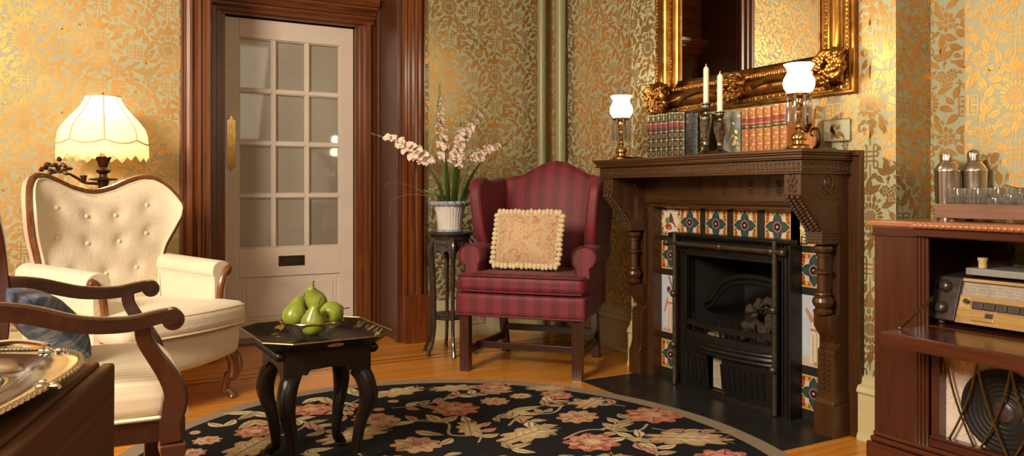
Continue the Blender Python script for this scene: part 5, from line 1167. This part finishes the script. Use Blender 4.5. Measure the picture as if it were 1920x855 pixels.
for i, (x, y) in enumerate(oval(0, 360)): mb.ball((x,y,.0235), .0034 if i % 2 else .0042, .0034 if i % 2 else .0042, .0035, 7, 5)
for k in range(8):
    i = int((k+.5)*150/8); x, y = oval(-.002,150)[i]
    for d in range(7): mb.ball((x+R.uniform(-.014,.014), y+R.uniform(-.014,.014), .0245), .006,.005,.004, 7, 5)
build('beaded_rim', mb, 'silver', st)
mb = MB(); mb.tube([(x,y,.0075) for x,y in oval(-.085,80)], .0012, 5, closed=True)
for i in range(0,80,2):
    x, y = oval(-.095,80)[i]; mb.tube([(x+.012*cos(a),y+.012*sin(a),.0066) for a in [tau*j/8 for j in range(8)]], .0009, 4, closed=True)
build('engraved_border', mb, 'pewter', sb)
mb = MB(); mb.tube(cat_([(-.055,.358,.022),(-.045,.372,.026),(-.02,.380,.029),(.0,.382,.030),(.02,.380,.029),(.045,.372,.026),(.055,.358,.022)],6), .005, 8); mb.ball((-.11,.345,.036), .013,.010,.012,10,7); build('handle', mb, 'silver', st)

# ------------------------------------------------------------------ black lacquer tray-top table with bowl of pears
tt = thing('tray_table', 'black lacquer side table with octagonal tray top and cabriole legs', 'side table', (.715,2.705,.0145), math.radians(2))
for x, y in ((-.115,-.115),(.115,-.115),(.115,.115),(-.115,.115)):
    cabriole(tt, x, y, x, y, .335, 1.0, 'black_lacquer', carve=True)
def apr(w): return [(-w,.42),(w,.42),(w,.300),(w-.03,.302),(w-.055,.338),(w-.07,.334),(w-.08,.350),(0,.354),(-w+.08,.350),(-w+.07,.334),(-w+.055,.338),(-w+.03,.302),(-w,.300)]
for k in range(4):
    mb = MB(); mb.prism(apr(.142), 'y', -.148, -.122); mb.rot(k*pi/2); build('apron', mb, 'black_lacquer', tt, bevel=.003)
mb = MB(); mb.prism([(-.15,-.15),(.15,-.15),(.15,.15),(-.15,.15)], 'z', .405, .420); build('tabletop', mb, 'black_lacquer', tt, bevel=.004)
for k in (1,3):
    mb = MB()
    for q in range(11): mb.ball((lerp(-.135,.135,q/10), -.158, .402), .016,.018,.017, 10, 7)
    mb.rot(k*pi/2); build('gadroon_edge', mb, 'black_lacquer', tt)
def octo(hx, hy, c): return [(-hx+c,-hy),(hx-c,-hy),(hx,-hy+c),(hx,hy-c),(hx-c,hy),(-hx+c,hy),(-hx,hy-c),(-hx,-hy+c)]
mb = MB(); z0 = .4205
mb.rings([[(x,y,z) for x,y in o] for o, z in ((octo(.172,.19,.05),z0),(octo(.220,.240,.075),z0+.036),(octo(.216,.236,.074),z0+.0365),(octo(.168,.186,.05),z0+.006))], cap=True); tr = build('tray', mb, 'black_lacquer', tt, smooth=False)
mb = MB(); mb.tube([(x,y,z0+.0365) for x,y in octo(.218,.238,.0745)], .003, 6, closed=True); build('tray_rim', mb, 'old_brass', tr)
mb = MB()
def onside(side, u, v):    # point on a sloping inner face of the tray
    a, b = ((.168,.186),(.216,.236)); t = v
    hx, hy = lerp(a[0] if 0 else .168,.216,t), lerp(.186,.236,t); z = lerp(z0+.006,z0+.0365,t)+.0012
    return {'r':(hx-.0012,u,z),'b':(u,hy-.0012,z),'l':(-hx+.0012,u,z)}[side]
for side, us in (('r',(-.08,.0,.09)),('b',(-.06,.06)),('l',(-.05,.06))):
    for u in us:
        for k in range(5):
            for q in leaf2(u+R.uniform(-.02,.02), .5, R.uniform(0,6.2), .022, .005): mb.poly([onside(side, a, .5+(b-.5)*22) for a, b in q])
        for q in line2([(u-.03,.35),(u-.01,.6),(u+.015,.4),(u+.035,.65)], .003, 5): mb.poly([onside(side, a, b) for a, b in q])
for k in range(16):
    x, y = R.uniform(-.12,.12), R.uniform(-.16,.16)
    for q in leaf2(x, y, R.uniform(0,6.2), .035, .006): mb.poly([(a,b,z0+.0066) for a, b in q])
build('gilt_decoration', mb, 'gold_tool', tr, recalc=False)
mb = MB(); P = [(.0+.028*cos(a), .018+.008*sin(a)) for a in [tau*k/20 for k in range(20)]]
sl = lambda u, v: (u, -(.19+.05*v/.036)-.0012, z0+v)
mb.poly([sl(u, v) for u, v in P]); build('hand_hole', mb, 'clay', tr, recalc=False, label='pale hand hole in the front of the tray')
BZ = .0145+z0+.0065; BC = (.702,2.700); BS = 1.07
bw = thing('fruit_bowl', 'clear glass bowl with gold rim holding four pears on the lacquer table', 'bowl', (*BC,BZ))
mb = MB(); mb.lathe([(.0,.0),(.046,.0),(.050,.003),(.064,.020),(.086,.044),(.106,.062),(.1055,.0645),(.102,.063),(.082,.046),(.060,.023),(.046,.007),(.0,.006)], 48, fn=lambda a, r, z: 1+(.02*cos(12*a) if .05 < r < .1 else 0)); bb = build('glass_bowl', mb, 'glass', bw, angle=70)
mb = MB(); mb.tube([(.1055*cos(a),.1055*sin(a),0.0635) for a in [tau*k/48 for k in range(48)]], .0036, 7, closed=True); build('gold_rim', mb, 'brass', bw)
mb = MB()
for k in range(12):
    a = tau*k/12; mb.tube([(.0525*cos(a),.0525*sin(a),.0075),(.066*cos(a),.066*sin(a),.0215),(.088*cos(a),.088*sin(a),.0455)], .0018, 5)
build('cut_flutes', mb, 'crystal', bb)
def pear(loc, rx, ry, rz, lab, s=1.0):
    t = thing('pear', lab, 'pear', loc, rz, 'pears in the glass bowl', rx, ry)
    prof = cat2([(.004,-.038),(.010,-.041),(.024,-.038),(.037,-.022),(.0405,-.003),(.036,.016),(.026,.034),(.018,.050),(.0135,.060),(.008,.065),(.001,.0655)],4)
    mb = MB(); sd = R.uniform(0,90); mb.lathe([(r*s, z*s) for r, z in prof], 28, fn=lambda a, r, z: 1+.035*mnoise.noise(V((cos(a)*1.5,sin(a)*1.5,z*30+sd)))); mb.map(lambda x,y,z: (x+.9*max(0,z-.01)**2*3, y, z)); build('fruit', mb, 'pear', t, angle=180)
    mb = MB(); mb.tube(cat_([(.022*s,0,.063*s),(.024*s,.001,.073*s),(.030*s,.002,.083*s)],3), [.0022]*6+[.0035], 6); build('stem', mb, 'stem', t)
    mb = MB(); mb.ball((0,0,-.0385*s), .006,.006,.0025,8,5); build('calyx', mb, 'stem', t)
    return t
pear((.648,2.732,.523), -.05, .25, .3, 'upright green pear at the left of the glass bowl'); pear((.724,2.750,.561), .55, -.2, -.7, 'green pear resting on top of the others, tilted right')
pear((.763,2.676,.527), -1.42, .12, -.62, 'green pear at the right of the bowl showing its stalk end', 1.02); pear((.686,2.636,.506), .25, -.1, .2, 'green pear at the front, low behind the glass')

# ------------------------------------------------------------------ radio cabinet on the right
rc = thing('radio_cabinet', 'polished mahogany radio cabinet with dropped flap, speaker grille and carved top', 'cabinet', (2.44,1.20,0))
def wb(mb, x0, x1, y0, y1, z0, z1): mb.box(x0-2.44, x1-2.44, y0-1.20, y1-1.20, z0, z1)   # world numbers to local
mb = MB(); wb(mb, 2.425,2.825,.585,1.815,.828,.848); wb(mb,2.412,2.825,.74,1.645,.826,.847); tp = build('top', mb, 'topwood', rc, bevel=.005, seg=3)
mb = MB()
for k in range(46): mb.ball((2.412-2.44, lerp(.75,1.635,(k+.5)/46)-1.2, .836), .008,.012,.009, 8, 6)
build('rope_carving', mb, 'topwood', tp)
mb = MB(); wb(mb,2.436,2.80,.60,1.80,.797,.828); wb(mb,2.428,2.46,.76,1.64,.800,.826); wb(mb,2.432,2.46,1.64,1.803,.795,.80); build('frieze', mb, 'mahog_y', rc, bevel=.003)
for y0, y1 in ((1.645,1.795),(.605,.755)):
    mb = MB(); wb(mb,2.44,2.47,y0,y1,.11,.797); build('pilaster', mb, 'mahog', rc, bevel=.003)
for ys in ((1.642,1.632,1.621,1.610),(.758,.768,.779,.790)):
    mb = MB()
    for i, y in enumerate(ys): mb.tube([(2.446+.004*i-2.44,y-1.2,.11),(2.446+.004*i-2.44,y-1.2,.797)], .0065, 8)
    build('reeding', mb, 'mahog', rc)
for y0, y1 in ((1.780,1.797),(.603,.620)):
    mb = MB(); wb(mb,2.445,2.82,y0,y1,.05,.80); build('side_panel', mb, 'mahog', rc, bevel=.002)
mb = MB(); wb(mb,2.45,2.81,.62,1.78,.485,.508); build('interior_shelf', mb, 'mahog_y', rc, bevel=.002)
mb = MB(); wb(mb,2.805,2.82,1.545,1.78,.508,.80); wb(mb,2.805,2.82,.62,1.545,.508,.60); wb(mb,2.805,2.82,.62,1.78,.05,.485); build('back_board', mb, 'jamb', rc)
mb = MB(); wb(mb,2.418,2.82,.585,1.815,.0,.075); wb(mb,2.428,2.82,.595,1.806,.075,.095); wb(mb,2.434,2.82,.60,1.80,.095,.112); build('plinth', mb, 'mahog_y', rc, bevel=.010, seg=4)
mb = MB(); wb(mb,2.446,2.50,.80,1.60,.112,.135); wb(mb,2.452,2.49,.80,1.60,.135,.145); wb(mb,2.446,2.50,.80,1.60,.44,.485); wb(mb,2.46,2.50,1.572,1.60,.135,.44); wb(mb,2.46,2.50,.80,.828,.135,.44); build('grille_frame', mb, 'mahog_y', rc, bevel=.003)
mb = MB(); wb(mb,2.500,2.506,.82,1.58,.13,.45); build('grille_cloth', mb, 'grillecloth', rc)
mb = MB()
for k in range(-1,8):
    yk = 1.557-.102*k
    for s in (1,-1):
        pts = []
        for i in range(13):
            t = i/12; y = yk+s*.094*t**1.7; z = .445-.305*t
            if .828 <= y <= 1.572: pts.append((2.472-2.44+(.004 if s > 0 else 0), y-1.2, z))
        if len(pts) > 3: mb.tube(pts, .0038, 6)
build('brass_lattice', mb, 'old_brass', rc)
mb = MB(); rs = []
for r, x in ((.130,2.497),(.130,2.488),(.122,2.486),(.116,2.492),(.108,2.489),(.102,2.494),(.094,2.491),(.088,2.496),(.080,2.493),(.074,2.498),(.066,2.495),(.060,2.499),(.052,2.496),(.046,2.4995),(.034,2.497)): rs.append([(x-2.44,1.385-1.2+r*cos(tau*k/48),.268+r*sin(tau*k/48)) for k in range(48)])
mb.rings(rs, cap=False); sp = build('speaker_cone', mb, 'cone', rc, angle=20, recalc=False)
mb = MB(); mb.ball((2.494-2.44,1.385-1.2,.268), .010,.034,.034, 20, 10); build('dust_cap', mb, 'bakelite', sp)
mb = MB(); wb(mb,2.212,2.443,.79,1.612,.462,.506); fd = build('flap_door', mb, 'mahog_y', rc, bevel=.006, seg=3)
for y in (1.60,.80):
    mb = MB(); mb.tube([(2.30-2.44,y-1.2,.512),(2.468-2.44,y-1.2,.60)], .0032, 6); mb.tube([(2.312-2.44,y-1.2,.511),(2.472-2.44,y-1.2,.592)], .0022, 6); mb.ball((2.30-2.44,y-1.2,.511), .006,.006,.005,8,6); build('flap_stay', mb, 'old_brass', fd)

# radio inside (tilted face parameterised by world y and height s 0..1)
ra = thing('radio', 'vintage radio with gold fascia, pale dial and dark knob panel inside the cabinet', 'radio', (2.60,1.38,.5085))
def rp3(y, s, out=0.0): return (2.50+.05*s-out*.94-2.60, y-1.38, .522+.142*s-.5085+out*.33)
def plate(mb, y0, y1, s0, s1, out=.003, mi=0, base=0.0):
    a = [rp3(y0,s0,out),rp3(y1,s0,out),rp3(y1,s1,out),rp3(y0,s1,out)]; b = [rp3(y0,s0,base),rp3(y1,s0,base),rp3(y1,s1,base),rp3(y0,s1,base)]
    mb.add(a+b, [(0,1,2,3),(7,6,5,4),(0,4,5,1),(1,5,6,2),(2,6,7,3),(3,7,4,0)], mi)
mb = MB(); mb.prism([(2.50-2.60,.0135),(2.55-2.60,.1555),(2.72-2.60,.163),(2.72-2.60,.0135)], 'y', 1.13-1.38, 1.638-1.38); 
for y in (1.16,1.60):
    for x in (2.52,2.70): mb.lathe([(.012,.0),(.012,.014)], 10, (x-2.60,y-1.38,0))
cs = build('radio_case', mb, 'bakelite', ra, bevel=.004)
mb = MB(); plate(mb,1.545,1.634,.02,.98,.006); kp = build('knob_panel', mb, 'bakelite', ra, bevel=.002)
for s in (.76,.27):
    p = V(rp3(1.590,s,.006)); q = V(rp3(1.590,s,.030)); mb = MB(); mb.tube([p,lerp(p,q,.3),lerp(p,q,.8),q], [.020,.0205,.018,.010], 20); build('knob', mb, 'knob', kp, angle=50)
mb = MB(); plate(mb,1.14,1.542,.0,.30,.004); plate(mb,1.14,1.542,.30,.62,.002); plate(mb,1.14,1.542,.92,.99,.006); fa = build('gold_fascia', mb, 'gold_panel', ra, bevel=.0015)
mb = MB(); plate(mb,1.14,1.536,.60,.90,.003); dl_ = build('tuning_dial', mb, 'dial', ra)
mb = MB()
for s in (.66,.73,.80,.86):
    plate(mb,1.15,1.52,s,s+.006,.0036,0,.003)
for k in range(34):
    y = 1.515-k*.0108
    for s, h in ((.675,.022),(.745,.03),(.815,.022)):
        if R.random() < .75: plate(mb,y-.0009*(1+k%3),y,s,s+h,.0036,0,.003)
build('dial_marks', mb, 'dialmark', dl_)
mb = MB(); plate(mb,1.505,1.538,.34,.58,.0045)
ribs = build('ribbed_panel', mb, 'ivory', fa)
mb = MB()
for k in range(7): plate(mb,1.508+k*.0045,1.5095+k*.0045,.34,.58,.0062,0,.0045)
build('ribs', mb, 'gold_panel', ribs)
mb = MB(); p = V(rp3(1.512,.47,.006)); q = V(rp3(1.512,.47,.02)); mb.tube([p,q], .008, 14); build('small_knob', mb, 'knob', fa)
for k in range(9):
    mb = MB(); y = 1.495-k*.037; plate(mb,y-.034,y,.33,.50,.010); build('push_button', mb, 'bakelite', fa, bevel=.002)
mb = MB(); plate(mb,1.42,1.49,.08,.17,.008); build('name_bar', mb, 'gold_panel', fa, bevel=.002)
mb = MB(); plate(mb,1.425,1.45,.17,.27,.006); build('window', mb, 'bakelite', fa, bevel=.001)
rpz = .6735
rl = thing('record_player', 'grey turntable deck lying on top of the radio', 'record player', (2.645,1.33,rpz))
mb = MB(); mb.box(-.085,.10,-.215,.215,.0,.024); build('deck', mb, 'graymetal', rl, bevel=.004)
mb = MB(); mb.lathe([(.0,.0245),(.088,.0245),(.088,.034),(.0,.034)], 40, (.0,-.08,0)); build('platter', mb, 'ivory', rl)
mb = MB(); mb.lathe([(.013,.0245),(.013,.046),(.0155,.050),(.0155,.058),(.0,.058)], 20, (-.055,.175,0)); build('control_knob', mb, 'ivory', rl)
# bar tray, shakers, glasses on the cabinet top
bt = thing('bar_tray', 'walnut bar tray with raised sides on the cabinet top holding glasses', 'tray', (2.63,1.30,.8485))
mb = MB(); mb.box(-.07,.07,-.345,.345,.010,.016); build('tray_base', mb, 'tray_side', bt)
mb = MB(); mb.box(-.074,-.064,-.35,.35,.010,.058); mb.box(.064,.074,-.35,.35,.010,.058); mb.box(-.064,.064,.340,.35,.010,.058); mb.box(-.064,.064,-.35,-.340,.010,.058); mb.box(-.077,-.064,-.353,.353,.010,.016); build('tray_sides', mb, 'tray_side', bt, bevel=.002)
mb = MB()
for x in (-.05,.05):
    for y in (-.3,.3): mb.lathe([(.012,.0),(.012,.0105)], 12, (x,y,0))
build('feet', mb, 'tray_side', bt)
def shaker(x, y, s, lab, capd):
    t = thing('cocktail_shaker', lab, 'cocktail shaker', (x,y,.8485), 0, 'steel cocktail shakers')
    mb = MB(); mb.lathe([(.0,0),(.033*s,0),(.034*s,.01),(.040*s,.10*s),(.042*s,.165*s),(.0425*s,.172*s)], 36); build('body', mb, 'steel', t, angle=40)
    mb = MB(); mb.lathe([(.043*s,.172*s),(.043*s,.176*s),(.034*s,.192*s),(.022*s,.206*s),(.020*s,.210*s)], 36); build('shoulder', mb, 'steel', t, angle=40)
    mb = MB(); mb.lathe([(.022*s,.209*s),(.0225*s,.229*s)]+([(.022*s,.236*s),(.016*s,.245*s),(.006*s,.249*s),(.0,.2495*s)] if capd else [(.021*s,.233*s),(.0,.2335*s)]), 30); build('cap', mb, 'steel', t, angle=40)
shaker(2.722,1.708,1.0,'steel cocktail shaker with flat cap, nearer the mirror end of the cabinet', False); shaker(2.790,1.652,1.0,'steel cocktail shaker with domed cap, behind the flat capped one', True)
def tumbler(x, y, h, r, lab, dark=False):
    t = thing('tumbler', lab, 'glass', (x,y,.8485+.0165), R.uniform(0,1), 'cut glass tumblers on the bar tray')
    mb = MB(); mb.lathe([(.0,0),(r*.85,0),(r*.88,.003),(r,h-.002),(r*.985,h),(r*.95,h-.002),(r*.82,.014),(.0,.012)], 28, fn=lambda a, q, z: 1+(.03*cos(14*a) if z > .004 and z < h*.8 and q > r*.84 else 0)); build('glass_body', mb, 'crystal', t, angle=30)
    mb = MB()
    for k in range(14):
        a = tau*k/14
        for z in (.018,.034,.05,.066):
            if z < h-.012: mb.ball((r*.97*cos(a),r*.97*sin(a),z), .0045,.0045,.008, 5, 3)
    build('cut_pattern', mb, 'crystal', t)
    if dark: mb = MB(); mb.lathe([(.0,.0125),(r*.80,.0145),(r*.82,.035),(.0,.035)], 20); build('drink', mb, 'black', t, label='dark drink in the glass')
for x, y, h, r, lab, dk in ((2.600,1.600,.094,.029,'cut glass tumbler at the mirror end of the bar tray, front row',False),(2.600,1.531,.094,.029,'cut glass tumbler second from the mirror end, front row',False),(2.600,1.474,.062,.021,'small dark filled glass in the front row of the bar tray',True),(2.600,1.426,.072,.021,'small clear glass just right of the dark filled one',False),(2.600,1.370,.078,.027,'cut glass tumbler under the tongs, front row',False),
                         (2.662,1.50,.096,.029,'cut glass tumbler in the back row behind the dark filled glass',False),(2.662,1.432,.096,.029,'cut glass tumbler in the back row, middle',False),(2.662,1.365,.096,.029,'cut glass tumbler in the back row nearest the room end',False),(2.600,1.308,.078,.027,'cut glass tumbler furthest along the front row',False)): tumbler(x, y, h, r, lab, dk)
t = thing('ice_tongs', 'dark metal ice tongs resting across the glass tumblers', 'tongs', (2.60,1.385,.9575))
for s in (-1,1):
    mb = MB(); mb.sweep(cat_([(.002,.055,.0115),(.004+s*.006,.02,.002),(s*.009,-.03,-.004),(s*.004,-.075,-.008)],5), [(-.0045,-.0012),(.0045,-.0012),(.0045,.0012),(-.0045,.0012)]); build('arm', mb, 'bakelite', t)

# ------------------------------------------------------------------ light and camera
def light(kind, name, loc, energy, color, size=.1, target=None, **k):
    d = bpy.data.lights.new(name, kind); d.energy = energy; d.color = color
    if kind == 'AREA': d.size = size
    else: d.shadow_soft_size = size
    for a, b in k.items(): setattr(d, a, b)
    o = bpy.data.objects.new(name, d); COL.objects.link(o); o.location = loc
    if target: o.rotation_euler = (V(target)-V(loc)).to_track_quat('-Z','Y').to_euler()
    return o
light('AREA','key_light',(-1.9,1.15,2.35),225,(1,.86,.66),1.0,(1.7,3.2,.5))
light('AREA','low_fill',(.2,-.7,1.6),17,(1,.86,.66),.8,(2.3,2.2,.5))
light('AREA','fill_light',(1.2,-.9,2.7),20,(1,.82,.60),2.2,(1.4,3.2,.8))
light('SPOT','side_light',(-.75,4.02,1.75),115,(1,.88,.66),.05,(2.75,1.9,1.45),spot_size=math.radians(30),spot_blend=.5)
light('SPOT','mirror_bounce',(2.55,2.80,1.95),16,(1,.84,.58),.12,(1.98,4.64,1.62),spot_size=math.radians(24),spot_blend=.7)  # added spot standing in for light the mirror throws onto the back wall
light('POINT','shade_light',(.10,4.36,1.31),9.5,(1,.68,.30),.03)
light('POINT','mantel_light_far',(2.42,3.236,1.50),1.2,(1,.72,.40),.04)
light('POINT','mantel_light_near',(2.405,2.094,1.50),1.6,(1,.74,.42),.04)
w = bpy.data.worlds.new('room_air'); bpy.context.scene.world = w; w.use_nodes = True; w.node_tree.nodes['Background'].inputs[0].default_value = (.30,.22,.13,1); w.node_tree.nodes['Background'].inputs[1].default_value = .15
cd = bpy.data.cameras.new('camera'); cam = bpy.data.objects.new('camera', cd); COL.objects.link(cam)
cam.location = (0,0,.95); cam.rotation_euler = (pi/2,0,-math.atan(810/1470)); cd.sensor_width = 36; cd.sensor_fit = 'HORIZONTAL'; cd.lens = 36*1470/1920; cd.shift_y = -(427.5-358)/1920; cd.clip_start = .02
sc = bpy.context.scene; sc.camera = cam
sc.view_settings.view_transform = 'Standard'; sc.view_settings.look = 'None'; sc.view_settings.exposure = 0
sc.cycles.max_bounces = 8; sc.cycles.diffuse_bounces = 4; sc.cycles.glossy_bounces = 4; sc.cycles.transmission_bounces = 8; sc.cycles.caustics_reflective = False; sc.cycles.sample_clamp_indirect = 4
